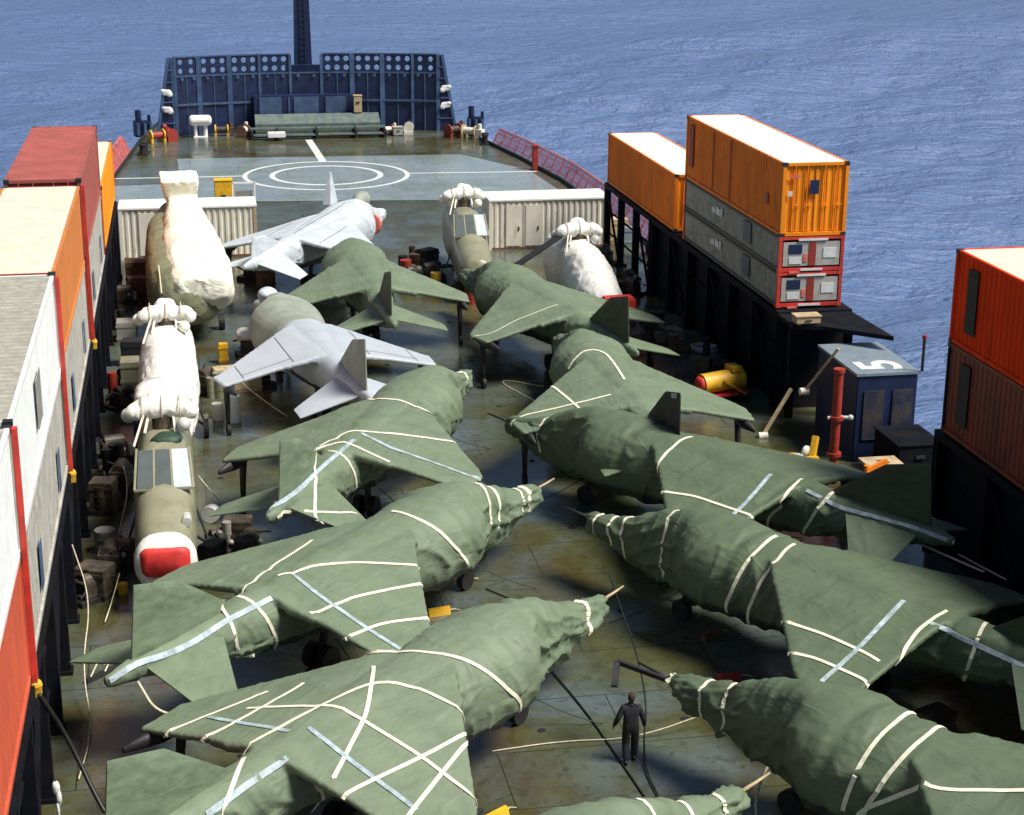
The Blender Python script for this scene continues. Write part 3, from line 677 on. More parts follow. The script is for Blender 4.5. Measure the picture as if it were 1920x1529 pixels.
t = thing('deck_locker', 'low black steel locker standing in front of the dark blue store', 'locker', (21.75,48.5,0))
MB().box(0,1.5,0,2.0,0,1.3).build('body','rack',t,bevel=.03); MB().box(-.04,1.54,-.04,2.04,1.304,1.36).build('lid','rack',t,bevel=.02); MB().box(.6,.9,-.06,-.02,.9,1.0).build('handle','gear',t)
t = thing('overhanging_plate', 'black steel plate jutting out beyond the near end of the tall right stack', 'platform', (20.5,55.0,0))
MB().prism([(0,1.9),(0,.3),(1.0,0),(2.9,-1.7),(2.75,1.9)],3.45,3.6).build('plate','rack',t); MB().box(.1,.35,.8,1.05,0,3.44).build('prop','rack',t); MB().box(2.1,2.35,.6,.85,0,3.44).build('prop','rack',t)
locker(21.0,55.4,'small beige toolbox on the black plate by the right stack',.9,.5,.3,'wood',z=3.6,name='toolbox',cat='toolbox')
def pillar(x, y, h, label, m='redrust'):
    t = thing('standpipe', label, 'standpipe', (x,y,0))
    MB().cyl((0,0,0),(0,0,h),.15,n=16).build('pipe',m,t,smooth='auto')
    b = MB(); b.cyl((0,0,h),(0,0,h+.12),.19,n=16); b.build('cap',m,t)
    b = MB()
    for z in (.5,1.75): b.cyl((0,0,z),(0,0,z+.12),.24,n=16)
    b.build_each('flange',m,t); b = MB(); b.cyl((0,0,1.82),(.42,-.1,1.82),.06); b.cyl((-.3,0,1.82),(0,0,1.82),.06); b.ball((.45,-.1,1.82),.1,n=6); b.build('valve','silver',t)
pillar(20.3,50.3,3.35,'tall red standpipe with a flange halfway up on the right of the deck')
def strut(p0, p1, label, w_=.1, m='wood'):
    t = thing('timber_strut', label, 'strut', (p0[0],p0[1],0)); q = Vector((p0[0],p0[1],0))
    MB().bar(Vector(p0)-q, Vector(p1)-q, w_).build('shaft', m, t); b = MB(); b.cyl(Vector(p0)-q+Vector((-.16,0,0)), Vector(p0)-q+Vector((.16,0,0)), .13); b.build('clamp', 'hide', t)
strut((20.4,53.6,1.7),(21.3,53.0,3.35),'beige strut propped upward against the dark blue store')
strut((19.1,53.9,.06),(20.3,54.6,1.5),'beige timber leaning from the deck toward the black plate',.1)
t = thing('bracket_tray', 'pale beige metal tray with an opening on the deck below the dark blue store', 'tray', (21.0,47.9,0))
b = MB(); b.box(-.6,.6,-.45,.15,.0,.95); b.build('stand','rack',t); b = MB(); b.box(-.6,-.15,-.45,.6,.96,1.05); b.box(.2,.6,-.45,.6,.96,1.05); b.box(-.15,.2,-.45,-.05,.96,1.05); b.box(-.15,.2,.3,.6,.96,1.05); b.build('tray_top','wood',t)
def pump_trolley():
    t = thing('firefighting_trolley', 'yellow trolley with a red end and red panels by the right rail', 'trolley', (18.9,58.3,0), .25)
    b = MB(); b.cyl((-.8,0,.72),(.9,0,.8),.38,n=18); b.build('tank','yellow',t,smooth='auto'); b = MB(); b.ball((-.85,0,.7),.18,.34,.34,n=7); b.build('tank_end','red',t,smooth=True)
    MB().box(-.7,1.0,-.42,.42,.25,.34).build('frame','red',t); b = MB(); b.box(.35,.75,-.3,.3,1.12,1.3); b.bar((-.1,-.4,.9),(.8,-.5,.3),.08); b.build('fitting','yellow',t)
    for x in (-.55,.75):
        for y in (-.42,.42): MB().cyl((x,y-.06,.2),(x,y+.06,.2),.2,n=14).build('wheel','black',t)
    MB().bar((-.9,0,.3),(-1.8,.2,.25),.07).build('tow_bar','wood',t)
pump_trolley()
def yellow_gear():
    t = thing('chock_pile', 'loose pile of yellow wheel chocks and a cream bundle at the foot of the standpipe', 'wheel chocks', (19.3,51.2,0))
    MB().prism([(-.7,-.25),(.1,-.1),(.05,.15),(-.6,.1)],.02,.32).build('chock','yellow',t,bevel=.03)
    b = MB(); b.bar((.55,-.1,.1),(.75,.15,.85),.22); b.build('chock','yellow',t,bevel=.03); b = MB(); b.bar((.15,-.2,.12),(.75,-.25,.14),.24); b.build('chock','yellow',t,bevel=.03)
    b = MB(); b.ball((.0,-.15,.2),.28,.2,.18,n=7); b.ball((.45,.1,.3),.2,.14,.25,n=7); b.build('bundle','cream',t,smooth=True)
yellow_gear()
def jack():
    t = thing('tripod_jack', 'orange tripod lashing jack with an arm beside the right hand aircraft wing', 'jack', (20.15,47.2,0), .3)
    for a in (0,2.1,4.2): MB().bar((0,0,1.0),(.6*math.cos(a),.6*math.sin(a),.02),.06).build('leg','yellow',t)
    MB().cyl((0,0,.2),(0,0,1.25),.08).build('column','orange',t); MB().bar((0,0,1.05),(.75,-.05,1.3),.1,.16).build('arm','orange',t); MB().bar((0,0,.95),(-.85,-.1,.75),.07).build('arm','yellow',t)
jack()
def coil(x, y, r, label, m='rope', rr=.035):
    t = thing('rope_coil', label, 'rope coil', (x,y,0)); pts = []
    for i in range(90):
        a = i*.28; q = r*(1-.25*noise.noise(Vector((a*.6,r,3)))); pts.append((q*math.cos(a),q*.8*math.sin(a),.05+i*.0022+.03*noise.noise(Vector((a,0,0)))))
    o = MB().tube(pts, rr).build('coil',m,t,smooth=True)
coil(20.3,64.9,.55,'grey rope coil lying in the shadow beside the right hand rack','silver')

# ---------------------------------------------------------------- white cabins
def cabin(x, y, L, W, H, label, doors=True, z0=0):
    t = thing('portable_cabin', label, 'cabin', (x,y,z0))
    n = int(L/.3); b = MB(); pr = []
    for i in range(n):
        s = L/n; xx = s*i; pr += [(xx,0),(xx+s*.35,0),(xx+s*.5,.05),(xx+s*.85,.05)]
    pr.append((L,0)); m = len(pr)
    b.add([(p[0],p[1],.1) for p in pr]+[(p[0],p[1],H-.12) for p in pr],[(i,i+1,m+i+1,m+i) for i in range(m-1)])
    b.add([(0,0,.1),(0,W,.1),(L,W,.1),(L,0,.1),(0,0,H-.12),(0,W,H-.12),(L,W,H-.12),(L,0,H-.12)],[(0,1,5,4),(1,2,6,5),(2,3,7,6)]); b.build('wall','hide',t)
    MB().box(-.04,L+.04,-.05,W+.04,H-.115,H).build('roof','hidetop',t,bevel=.02)
    for x_ in (.06,L-.06): MB().box(x_-.08,x_+.08,-.03,.13,0,H-.12).build('corner_post','wood' if x_ > 1 and doors else 'hide',t)
    MB().box(.15,L-.15,-.02,.1,0,.12).build('skirt','brown',t)
    if doors:
        for x_ in (L*.14,L*.3): d = MB().box(x_,x_+.8,-.035,-.005,.2,H-.3).build('door','hide',t); MB().box(x_+.62,x_+.68,-.07,-.04,1.0,1.2).build('handle','gear',d)
    return t
cabin(14.9,85.1,6.3,2.3,2.62,'long white corrugated cabin behind the helicopters on the right of the deck')
cabin(-3.55,85.6,6.7,2.2,2.62,'off white cabin with a door behind the shrouded helicopter on the left')
locker(1.75,94.6,'yellow upright fuel tank beyond the left hand white cabin',.95,.8,2.3,'yellow',name='fuel_tank',cat='tank')
t = thing('pipe_frame','white open pipe frame beside the yellow tank beyond the left cabin','frame',(2.85,94.4,0))
b = MB(); [b.bar(p,q,.09) for p,q in (((-.6,0,0),(-.6,0,2.2)),((.6,0,0),(.6,0,2.2)),((-.6,0,2.15),(.6,0,2.15)),((-.6,0,1.0),(.6,0,1.0)))]; b.build('tube','hidetop',t); MB().box(-.45,.45,.05,.2,1.05,1.7).build('panel','greyc',t)
# ================================================================ AIRCRAFT
FUS = [(-8.2,.09,2.54,2.32,2),(-7.6,.16,2.64,2.2,2),(-6.6,.28,2.7,1.98,2),(-5.2,.43,2.76,1.7,2.1),(-3.8,.58,2.84,1.42,2.2),(-2.4,.74,2.92,1.2,2.2),
       (-1,.88,3.0,1.08,2.3),(.2,.98,3.04,1.0,2.3),(1.2,1.1,3.07,.95,2.3),(2.2,1.32,3.14,.9,2.2),(3.0,1.42,3.2,.85,2.1),(3.55,1.38,3.22,.9,2.1),(3.95,1.08,3.2,.95,2.1),(4.3,.68,3.2,1.0,2),
       (5.0,.5,3.0,1.05,2),(5.7,.4,2.68,1.15,2),(6.4,.32,2.38,1.3,2),(7.1,.25,2.2,1.45,2),(7.7,.17,2.1,1.62,2),(8.1,.07,2.02,1.74,2)]
def jet_skin(seed, voxel=.085, straps=(), hang=.0, wr=1.0, wle=0):
    b = MB(); secs = interp_sections(FUS, .2)
    b.loft([sell(s[0], s[1]+(.06 if s[0] > 4.4 else 0), s[2], s[3]-(hang if s[0] > 4.2 else 0), s[4]) for s in secs])
    for s in (-1, 1):
        def quad(pts, th):   # (x,y,z) corners of a tapering slab: LE root, LE tip, TE tip, TE root
            top = [(x,y*s,z+t) for (x,y,z), t in zip(pts, th)]; bot = [(x,y*s,z-t) for (x,y,z), t in zip(pts, th)]
            m = len(pts); b.add(top+bot, [tuple(range(m)), tuple(range(2*m-1,m-1,-1))]+[(i,(i+1)%m,m+(i+1)%m,m+i) for i in range(m)])
        quad([(1.75+wle,.3,2.82),(1.1+wle,.95,2.78),(-1.75+wle*.3,3.72,2.0),(-2.1,3.95,1.94),(-3.35,3.8,1.96),(-3.4,2.0,2.38),(-3.5,.3,2.72)], (.15,.13,.075,.065,.065,.08,.11))
    me = remesh(b, voxel, 5)
    off = Vector((seed*13.7, seed*5.1, seed*3.3))
    def fn(c, n):
        body = abs(c.y) < 1.6
        d = noise.noise(Vector((c.x*.7, c.y*.7, c.z*.7))+off)*(.03 if body and c.x > -4 else .008)
        # folds hanging round the body like hoops, slack between the straps
        ang = math.atan2(c.z-1.9, c.y); steep = max(0, 1-max(0, n.z)**2)
        if body:
            for fq, am, k_ in ((.9,.07,3.4),(1.9,.045,4.0)):
                q = noise.noise(Vector((c.x*fq+ang*.55*(1 if c.y > 0 else -1), ang*.85, fq))+off)
                d += max(0, 1-abs(q)*k_)**2*am*(.12+steep)*(1.5 if c.x > 4.2 else 1)
        else:
            q = noise.noise(Vector((c.x*.55+c.y*.3, c.y*.8-c.x*.2, 3))+off); d += max(0, 1-abs(q)*7)**2*.012
        for sx in straps:
            k = (c.x-sx)/.16
            if abs(k) < 3 and body: d -= .055*math.exp(-k*k)
        return n*d*wr
    displace(me, fn)
    return me
def patch_slab(name, c, th, mt, parent, seed, amp=.02, n=16):
    """taut cloth-covered surface between four corners: LE root, LE tip, TE tip, TE root"""
    c = [Vector(q) for q in c]; nn = ((c[1]-c[0]).cross(c[3]-c[0])).normalized(); vs = []; fs = []
    for s_ in (1, -1):
        for i in range(n+1):
            for j in range(n+1):
                u, v = i/n, j/n; p = (c[0]*(1-u)+c[1]*u)*(1-v)+(c[3]*(1-u)+c[2]*u)*v
                e = min(1, 5*v, 5*(1-v)); t_ = (.018+th*(1-(2*v-1)**2)*(1-.5*u))*1.0
                if u > .93: t_ *= max(.15, (1-u)/.07)
                w_ = noise.noise(Vector((u*2.2+seed, v*1.6, s_*.3)))*amp; r = noise.noise(Vector((u*1.3+v*1.7, (u-v)*4.2, seed*2.1)))
                w_ += max(0, 1-abs(r)*5)**2*amp*.9
                vs.append(p+nn*(t_*s_)+nn*w_*e*min(1, 4*(1-u)))
    N_ = (n+1)**2; g = lambda k, i, j: k*N_+i*(n+1)+j
    for k in (0, 1):
        for i in range(n):
            for j in range(n):
                q = (g(k,i,j),g(k,i+1,j),g(k,i+1,j+1),g(k,i,j+1)); fs.append(q if k == 0 else q[::-1])
    for i in range(n):
        for j0 in (0, n): fs.append((g(0,i,j0),g(1,i,j0),g(1,i+1,j0),g(0,i+1,j0)))
    for j in range(n):
        for i0 in (0, n): fs.append((g(0,i0,j),g(0,i0,j+1),g(1,i0,j+1),g(1,i0,j)))
    b = MB().add(vs, fs); return b.build(name, mt, parent, smooth='auto')
def jkey(c, front=4.15):
    if c.x < 2.2 and abs(c.y) > 1.05+max(0, c.x*.13)+.0 and c.z > 1.7 and c.x < 1.9: return 'wl' if c.y > 0 else 'wr'
    if c.x > front: return 'nose'
    if c.x > -3.9 and c.z < (1.42 if c.x > -.5 else 1.62)+.14*noise.noise(Vector((c.x*.9, c.y, 5))): return 'belly'  # low faces take the painted underside shade
    if c.x < -3.3: return 'rear'
    return 'mid'
def jet(name, x, y, h, label, seed, mats=None, rings=(), lines=(), group='jets shrouded and lashed on the deck', cat='fighter jet', voxel=.056, probe=True, hang=.15, strapw=.085, wr=1.0, front=4.15, finz=1.0, wle=0):
    t = thing('fighter_jet', label, cat, (x,y,0), R(h), group)
    JETS[name] = t
    me = jet_skin(seed, voxel, [r[0] for r in rings], hang, wr, wle)
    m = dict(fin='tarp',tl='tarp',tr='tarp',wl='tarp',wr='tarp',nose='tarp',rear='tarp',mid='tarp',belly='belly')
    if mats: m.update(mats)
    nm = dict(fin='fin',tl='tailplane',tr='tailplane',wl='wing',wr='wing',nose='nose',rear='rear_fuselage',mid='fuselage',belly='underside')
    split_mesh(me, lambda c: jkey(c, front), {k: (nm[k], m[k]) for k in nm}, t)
    zf = lambda z: 2.7+(z-2.7)*finz
    ex = [patch_slab('fin', [(-4.25,0,2.72),(-6.0,.02,zf(3.98)),(-7.3,-.02,zf(4.32)),(-7.5,0,2.42)], .05, m['fin'], t, seed, .05*wr)]
    for s_, k_ in ((1,'tl'),(-1,'tr')): ex.append(patch_slab('tailplane', [(-4.85,.05*s_,2.55),(-6.5,2.2*s_,1.93),(-7.35,2.2*s_,1.9),(-7.2,.05*s_,2.42)], .05, m[k_], t, seed+s_, .04*wr))
    V_ = [v.co for v in me.vertices]; F_ = [tuple(p.vertices) for p in me.polygons]
    for o_ in ex:
        k0 = len(V_); V_ = V_+[v.co.copy() for v in o_.data.vertices]; F_ += [tuple(i+k0 for i in p.vertices) for p in o_.data.polygons]
    tree = BVHTree.FromPolygons(V_, F_); TREES[name] = tree
    for r in [q for q in rings if not lines or q[0] > 4.4]:   # (station, tilt, from deg, to deg)
        sx, tilt = r[0], (r[1] if len(r) > 1 else 0); a0, a1 = (r[2], r[3]) if len(r) > 3 else (-60, 240)
        pts = []; ns = []
        zc = 2.0 if sx < 4 else 1.75
        if sx < -3: zc = 2.3
        for a in range(a0, a1+1, 7):
            d = Vector((0, math.cos(R(a)), math.sin(R(a)))); o = Vector((sx+tilt*math.sin(R(a)), 0, zc))
            hit = tree.ray_cast(o+d*5, -d)
            if hit[0] is None: continue
            if pts and (hit[0]-pts[-1]).length > 1.2: continue
            pts.append(hit[0]); ns.append(hit[1])
        if len(pts) > 3:
            for _ in range(2): pts = [pts[0]]+[(pts[i-1]+pts[i]*2+pts[i+1])/4 for i in range(1,len(pts)-1)]+[pts[-1]]
            hs = [tree.find_nearest(p) for p in pts]; pts = [h_[0]+q*.015 for h_, p, q in zip(hs, pts, ns)]
            band(pts, ns, r[4] if len(r) > 4 else strapw, .005).build('strap', 'strap', t)
    for ln in lines:  # (material, width, [(x,y,z)...]) already lying on the skin
        mt, wd, pl = ln; pts = []; ns = []
        pl = [Vector(p) for p in pl]
        for a, b_ in zip(pl, pl[1:]):
            k = max(1, int((b_-a).length/.14))
            for i in range(k+(b_ is pl[-1])):
                q = a+(b_-a)*(i/k); hit = tree.find_nearest(q)
                if hit[0] is None or (hit[0]-q).length > .45: pts.append(q); ns.append(Vector((0,0,1)))
                else: pts.append(hit[0]); ns.append(hit[1])
        if mt == 'strap' and len(pts) > 2:
            for end in (0, 1):
                for _ in range(3):
                    q = pts[-1] if end else pts[0]; o_ = pts[-2] if end else pts[1]
                    e = q+(q-o_).normalized()*.13-Vector((0,0,.035)); hit = tree.find_nearest(e)
                    if hit[0] is None or (hit[0]-q).length < .03: break
                    if end: pts.append(hit[0]); ns.append(hit[1])
                    else: pts.insert(0, hit[0]); ns.insert(0, hit[1])
        if len(pts) > 2:
            for _ in range(2):
                pts = [pts[0]]+[(pts[i-1]+pts[i]*2+pts[i+1])/4 for i in range(1,len(pts)-1)]+[pts[-1]]
                ns = [ns[0]]+[(ns[i-1]+ns[i]+ns[i+1]).normalized() if (ns[i-1]+ns[i]+ns[i+1]).length > .1 else ns[i] for i in range(1,len(ns)-1)]+[ns[-1]]
            hs = [tree.find_nearest(p) for p in pts]; pts = [(h_[0] if h_[0] is not None and (h_[0]-p).length < .3 else p)+q*.015 for h_, p, q in zip(hs, pts, ns)]
            band(pts, ns, wd*.86, .005).build({'strap':'strap','tape':'tape','gear':'panel_gap'}[mt], mt, t)
    if probe: MB().tube([(8.0,0,1.88),(8.5,0,1.9),(8.95,0,1.93)],[.05,.035,.025]).build('nose_probe','gear' if probe == 1 else 'wood',t,smooth=True)
    for s in (-1, 1):
        o = MB().tube([(-2.4,3.55*s,1.98),(-2.5,3.55*s,1.2),(-2.55,3.55*s,.35)],[.13,.1,.07],8).build('outrigger','gear',t,smooth=True)
        MB().cyl((-2.6,3.5*s,.2),(-2.6,3.62*s,.2),.2,n=14).build('wheel','black',o)
        MB().loft([sell(x_,hw,zt,zb,2,12,yc=3.55*s) for x_,hw,zt,zb in ((-1.4,.04,1.9,1.8),(-2.0,.16,2.02,1.66),(-3.0,.17,2.02,1.62),(-4.0,.04,1.95,1.8))]).build('fairing','gear',o,smooth=True)
    g = MB().tube([(4.4,0,1.2),(4.6,0,.3)],.08).build('nose_gear','gear',t); MB().cyl((4.6,-.1,.28),(4.6,.1,.28),.28,n=16).build('wheel','black',g)
    g = MB().tube([(-1.2,0,1.1),(-1.4,0,.3)],.11).build('main_gear','gear',t)
    for s in (-1,1): MB().cyl((-1.4,.12*s,.33),(-1.4,.34*s,.33),.33,n=18).build('wheel','black',g)
    return t
LINES = {}; JETS = {}; TREES = {}
LINES = {
 'L1':[('tape',0.13,[(-2.46,-0.12,2.92),(-2.49,-0.38,2.87),(-2.53,-0.64,2.82),(-2.55,-0.88,2.77),(-2.57,-1.11,2.71),(-2.58,-1.33,2.65),(-2.59,-1.54,2.6),(-2.6,-1.76,2.55),(-2.61,-1.97,2.5),(-2.62,-2.18,2.44),(-2.63,-2.39,2.4),(-2.63,-2.59,2.34),(-2.64,-2.79,2.29),(-2.65,-2.99,2.23)]),('strap',0.105,[(-3.29,0.48,2.81),(-3.08,0.44,2.84),(-2.84,0.42,2.85),(-2.62,0.4,2.86),(-2.38,0.38,2.88),(-2.13,0.38,2.88),(-1.87,0.37,2.89),(-1.66,0.33,2.91),(-1.43,0.29,2.93),(-1.22,0.23,2.96),(-0.99,0.19,2.97),(-0.76,0.15,2.99),(-0.52,0.1,3.01),(-0.36,-0.06,3.02),(-0.17,-0.21,3.02),(-0.07,-0.39,2.99),(0.06,-0.55,2.94),(0.15,-0.75,2.92),(0.16,-0.99,2.88),(0.19,-1.21,2.83),(0.22,-1.43,2.77),(0.28,-1.64,2.71)]),('strap',0.105,[(-3.39,1.78,2.46),(-3.25,1.68,2.54),(-3.03,1.67,2.55),(-2.8,1.65,2.56),(-2.58,1.63,2.58),(-2.34,1.63,2.59),(-2.12,1.61,2.61),(-1.87,1.61,2.62),(-1.67,1.56,2.66),(-1.41,1.56,2.66),(-1.16,1.56,2.67)]),('strap',0.105,[(-3.21,2.85,2.26),(-3.02,2.8,2.27),(-2.84,2.73,2.3),(-2.66,2.65,2.33),(-2.46,2.6,2.34),(-2.27,2.53,2.37),(-2.08,2.46,2.39),(-1.9,2.39,2.42),(-1.71,2.32,2.44),(-1.62,2.28,2.46)]),('strap',0.105,[(-1.99,1.55,2.64),(-1.93,1.33,2.69),(-1.88,1.1,2.74),(-1.82,0.88,2.8),(-1.76,0.67,2.84),(-1.68,0.48,2.87),(-1.64,0.24,2.94),(-1.55,0.07,2.96),(-1.51,-0.15,2.95),(-1.49,-0.38,2.89),(-1.49,-0.62,2.85),(-1.48,-0.84,2.8),(-1.47,-1.06,2.75),(-1.47,-1.28,2.71),(-1.47,-1.5,2.66),(-1.46,-1.71,2.61),(-1.45,-1.91,2.56),(-1.44,-2.12,2.51),(-1.45,-2.33,2.45),(-1.47,-2.53,2.4),(-1.48,-2.74,2.34),(-1.49,-2.95,2.29),(-1.52,-3.16,2.24),(-1.52,-3.35,2.18),(-1.52,-3.48,2.09)]),('strap',0.105,[(0.04,0.38,2.99),(-0.36,0.08,3.02),(-0.68,-0.15,2.99),(-0.95,-0.34,2.94),(-1.18,-0.49,2.87),(-1.48,-0.67,2.84),(-1.76,-0.79,2.81),(-2.04,-0.92,2.77),(-2.32,-1.04,2.74),(-2.58,-1.16,2.7),(-2.83,-1.26,2.65),(-3.08,-1.37,2.61),(-3.34,-1.48,2.58),(-2.68,-0.72,1.82),(-2.84,-0.73,1.7),(-2.71,-0.43,1.38)]),('strap',0.105,[(-3.09,-1.88,2.5),(-2.87,-1.91,2.5),(-2.66,-1.94,2.5),(-2.44,-1.97,2.5),(-2.23,-2.01,2.51),(-2.0,-2.04,2.51),(-1.78,-2.07,2.51),(-1.55,-2.1,2.51),(-1.32,-2.13,2.51),(-1.09,-2.15,2.51),(-0.85,-2.18,2.52),(-0.62,-2.21,2.53),(-0.37,-2.23,2.53),(-0.21,-2.21,2.5)]),('strap',0.105,[(-2.85,-2.97,2.23),(-2.6,-2.91,2.26),(-2.35,-2.85,2.28),(-2.09,-2.79,2.3),(-1.83,-2.73,2.33),(-1.57,-2.67,2.36),(-1.3,-2.61,2.38),(-1.03,-2.55,2.41),(-0.76,-2.49,2.44),(-0.47,-2.42,2.46)]),('strap',0.105,[(-4.22,-0.01,2.82),(-4.46,-0.15,2.78),(-4.66,-0.26,2.72),(-4.82,-0.32,2.63),(-5.0,-0.4,2.55),(-5.15,-0.46,2.45)]),('tape',0.16,[(-5.47,-0.4,2.54),(-5.28,-0.4,2.56),(-5.06,-0.38,2.57),(-4.84,-0.36,2.58),(-4.64,-0.36,2.61),(-4.46,-0.38,2.65),(-4.25,-0.39,2.68),(-4.03,-0.4,2.7),(-3.8,-0.39,2.71),(-3.57,-0.39,2.73),(-3.42,-0.46,2.8)]),('tape',0.13,[(-2.62,2.52,2.37),(-2.65,2.2,2.44),(-2.68,1.9,2.51),(-2.7,1.61,2.58),(-2.72,1.32,2.65),(-2.76,1.01,2.73),(-2.78,0.73,2.79),(-2.78,0.46,2.84),(-2.77,0.22,2.88),(-2.77,0.09,2.91)]),('strap',0.105,[(0.93,1.01,2.89),(1.05,0.82,2.92),(1.18,0.64,2.93),(1.15,0.32,3.03),(1.21,0.07,3.06),(1.32,-0.13,3.07),(1.44,-0.32,3.06),(1.53,-0.51,3.03),(1.61,-0.7,2.98),(1.73,-0.85,2.9),(1.89,-0.97,2.79),(1.98,-1.1,2.65),(2.11,-1.2,2.49),(2.27,-1.29,2.31),(2.47,-1.36,2.07),(2.78,-1.37,1.74)])],
 'L2':[('tape',0.16,[(-3.51,-0.42,2.76),(-3.74,-0.36,2.72),(-4.01,-0.35,2.71),(-4.28,-0.33,2.69),(-4.56,-0.33,2.69),(-4.82,-0.31,2.68),(-5.12,-0.33,2.66),(-5.4,-0.32,2.62),(-5.68,-0.32,2.59),(-5.96,-0.32,2.55),(-6.22,-0.29,2.54),(-6.49,-0.28,2.54),(-6.73,-0.25,2.53),(-6.95,-0.19,2.54),(-7.19,-0.15,2.56),(-7.44,-0.13,2.6),(-7.7,-0.12,2.56),(-7.96,-0.12,2.52),(-8.2,-0.1,2.47)]),('tape',0.13,[(-2.41,-0.03,2.89),(-2.53,-0.4,2.86),(-2.58,-0.71,2.79),(-2.63,-1.0,2.71),(-2.66,-1.28,2.64),(-2.68,-1.54,2.58),(-2.73,-1.81,2.53),(-2.75,-2.07,2.47),(-2.76,-2.32,2.4),(-2.78,-2.56,2.34),(-2.79,-2.82,2.27),(-2.79,-3.09,2.2),(-2.8,-3.35,2.14),(-2.81,-3.62,2.08),(-2.8,-3.87,2.0)]),('strap',0.105,[(-3.52,0.44,2.77),(-3.08,0.6,2.72),(-2.83,0.59,2.79),(-2.33,0.81,2.72),(-2.06,0.81,2.78),(-1.72,0.84,2.8),(-1.36,0.88,2.82),(-1.0,0.91,2.83),(-0.81,0.94,2.83)]),('strap',0.105,[(-2.38,-0.04,2.88),(-2.14,-0.12,2.91),(-1.9,-0.2,2.93),(-1.65,-0.28,2.92),(-1.43,-0.41,2.89),(-1.23,-0.55,2.88),(-1.03,-0.71,2.86),(-0.84,-0.87,2.84),(-0.67,-1.04,2.81),(-0.49,-1.21,2.78),(-0.3,-1.38,2.74),(-0.12,-1.54,2.71),(0.07,-1.71,2.67)]),('strap',0.105,[(-3.02,-1.5,2.54),(-2.77,-1.58,2.57),(-2.43,-1.58,2.55),(-2.18,-1.67,2.59),(-1.91,-1.73,2.59),(-1.68,-1.83,2.57),(-1.45,-1.92,2.56),(-1.21,-2.02,2.55),(-0.97,-2.11,2.54),(-0.72,-2.2,2.52),(-0.47,-2.29,2.5)]),('strap',0.105,[(-3.37,-2.57,2.3),(-3.1,-2.63,2.31),(-2.8,-2.66,2.31),(-2.51,-2.7,2.31),(-2.26,-2.77,2.3),(-2.05,-2.89,2.28),(-1.84,-3.0,2.26),(-1.63,-3.12,2.24),(-1.41,-3.23,2.22)]),('strap',0.105,[(-3.36,-3.32,2.11),(-3.17,-3.48,2.1),(-2.93,-3.62,2.08),(-2.78,-3.79,2.04),(-2.55,-3.89,1.95)]),('strap',0.105,[(-4.73,-0.04,2.89),(-4.78,-0.22,2.73),(-4.84,-0.4,2.57),(-4.86,-0.51,2.36),(-4.78,-0.47,2.05),(-4.53,-0.27,1.62),(-4.52,-0.28,1.61)]),('strap',0.105,[(-3.99,-0.19,2.8),(-3.98,-0.41,2.65),(-3.9,-0.57,2.44),(-3.75,-0.59,2.17),(-3.64,-0.6,1.88),(-3.45,-0.46,1.62),(-3.42,-0.43,1.58)]),('strap',0.105,[(1.79,-0.13,3.11),(1.8,-0.43,3.06),(1.88,-0.67,2.98),(2.0,-0.88,2.88),(2.1,-1.06,2.73),(2.2,-1.21,2.52),(2.35,-1.31,2.29),(2.58,-1.36,2.01),(2.66,-1.41,1.89)])],
 'L3':[('strap',0.105,[(-2.89,0.52,2.82),(-2.41,0.4,2.84),(-2.04,0.24,2.9),(-2.06,-0.1,2.92),(-1.88,-0.35,2.88),(-1.65,-0.57,2.81),(-1.5,-0.84,2.77),(-1.4,-1.12,2.73),(-1.3,-1.4,2.69),(-1.16,-1.67,2.63),(-1.01,-1.94,2.57),(-0.86,-2.2,2.51),(-0.72,-2.47,2.45)]),('strap',0.105,[(-3.39,0.56,2.78),(-3.16,0.3,2.83),(-2.95,0.04,2.89),(-3.08,-0.32,2.84),(-3.19,-0.67,2.78),(-3.25,-0.99,2.7),(-3.27,-1.15,2.66)]),('strap',0.105,[(-3.79,-0.19,2.82),(-3.86,-0.46,2.63),(-3.72,-0.57,2.33),(-3.57,-0.59,1.99)]),('tape',0.13,[(-2.13,-0.19,2.9),(-2.27,-0.55,2.84),(-2.39,-0.89,2.77),(-2.45,-1.21,2.67),(-2.45,-1.52,2.6),(-2.49,-1.85,2.54),(-2.46,-2.15,2.46),(-2.44,-2.46,2.38),(-2.44,-2.74,2.31),(-2.44,-3.01,2.24),(-2.44,-3.29,2.17),(-2.42,-3.56,2.1),(-2.43,-3.84,2.03),(-2.3,-3.93,1.95)]),('tape',0.16,[(-2.56,-0.15,2.84),(-3.2,-0.18,2.85),(-3.74,-0.16,2.82),(-4.26,-0.15,2.8),(-4.75,-0.12,2.76),(-5.28,-0.13,2.74),(-5.78,-0.14,2.7),(-6.26,-0.14,2.66),(-6.76,-0.13,2.65),(-7.23,-0.09,2.64),(-7.67,-0.04,2.62),(-7.92,0.09,2.52),(-7.98,0.11,2.44)]),('strap',0.105,[(-5.04,-0.02,3.19),(-5.15,-0.05,2.95),(-5.35,-0.13,2.74),(-5.73,-0.29,2.6),(-6.06,-0.43,2.45),(-6.54,-0.63,2.36),(-7.0,-0.83,2.28),(-7.23,-0.92,2.23)]),('strap',0.105,[(-7.63,-0.18,2.44),(-7.04,-0.19,2.22),(-7.2,-0.56,2.32),(-7.05,-0.78,2.29),(-6.89,-1.0,2.25),(-6.71,-1.21,2.21),(-6.55,-1.43,2.17),(-6.35,-1.63,2.12)]),('strap',0.105,[(0.89,0.51,3.0),(0.76,0.08,3.06),(0.85,-0.25,3.05),(0.8,-0.57,2.98),(0.74,-0.89,2.91),(0.72,-1.04,2.88)])],
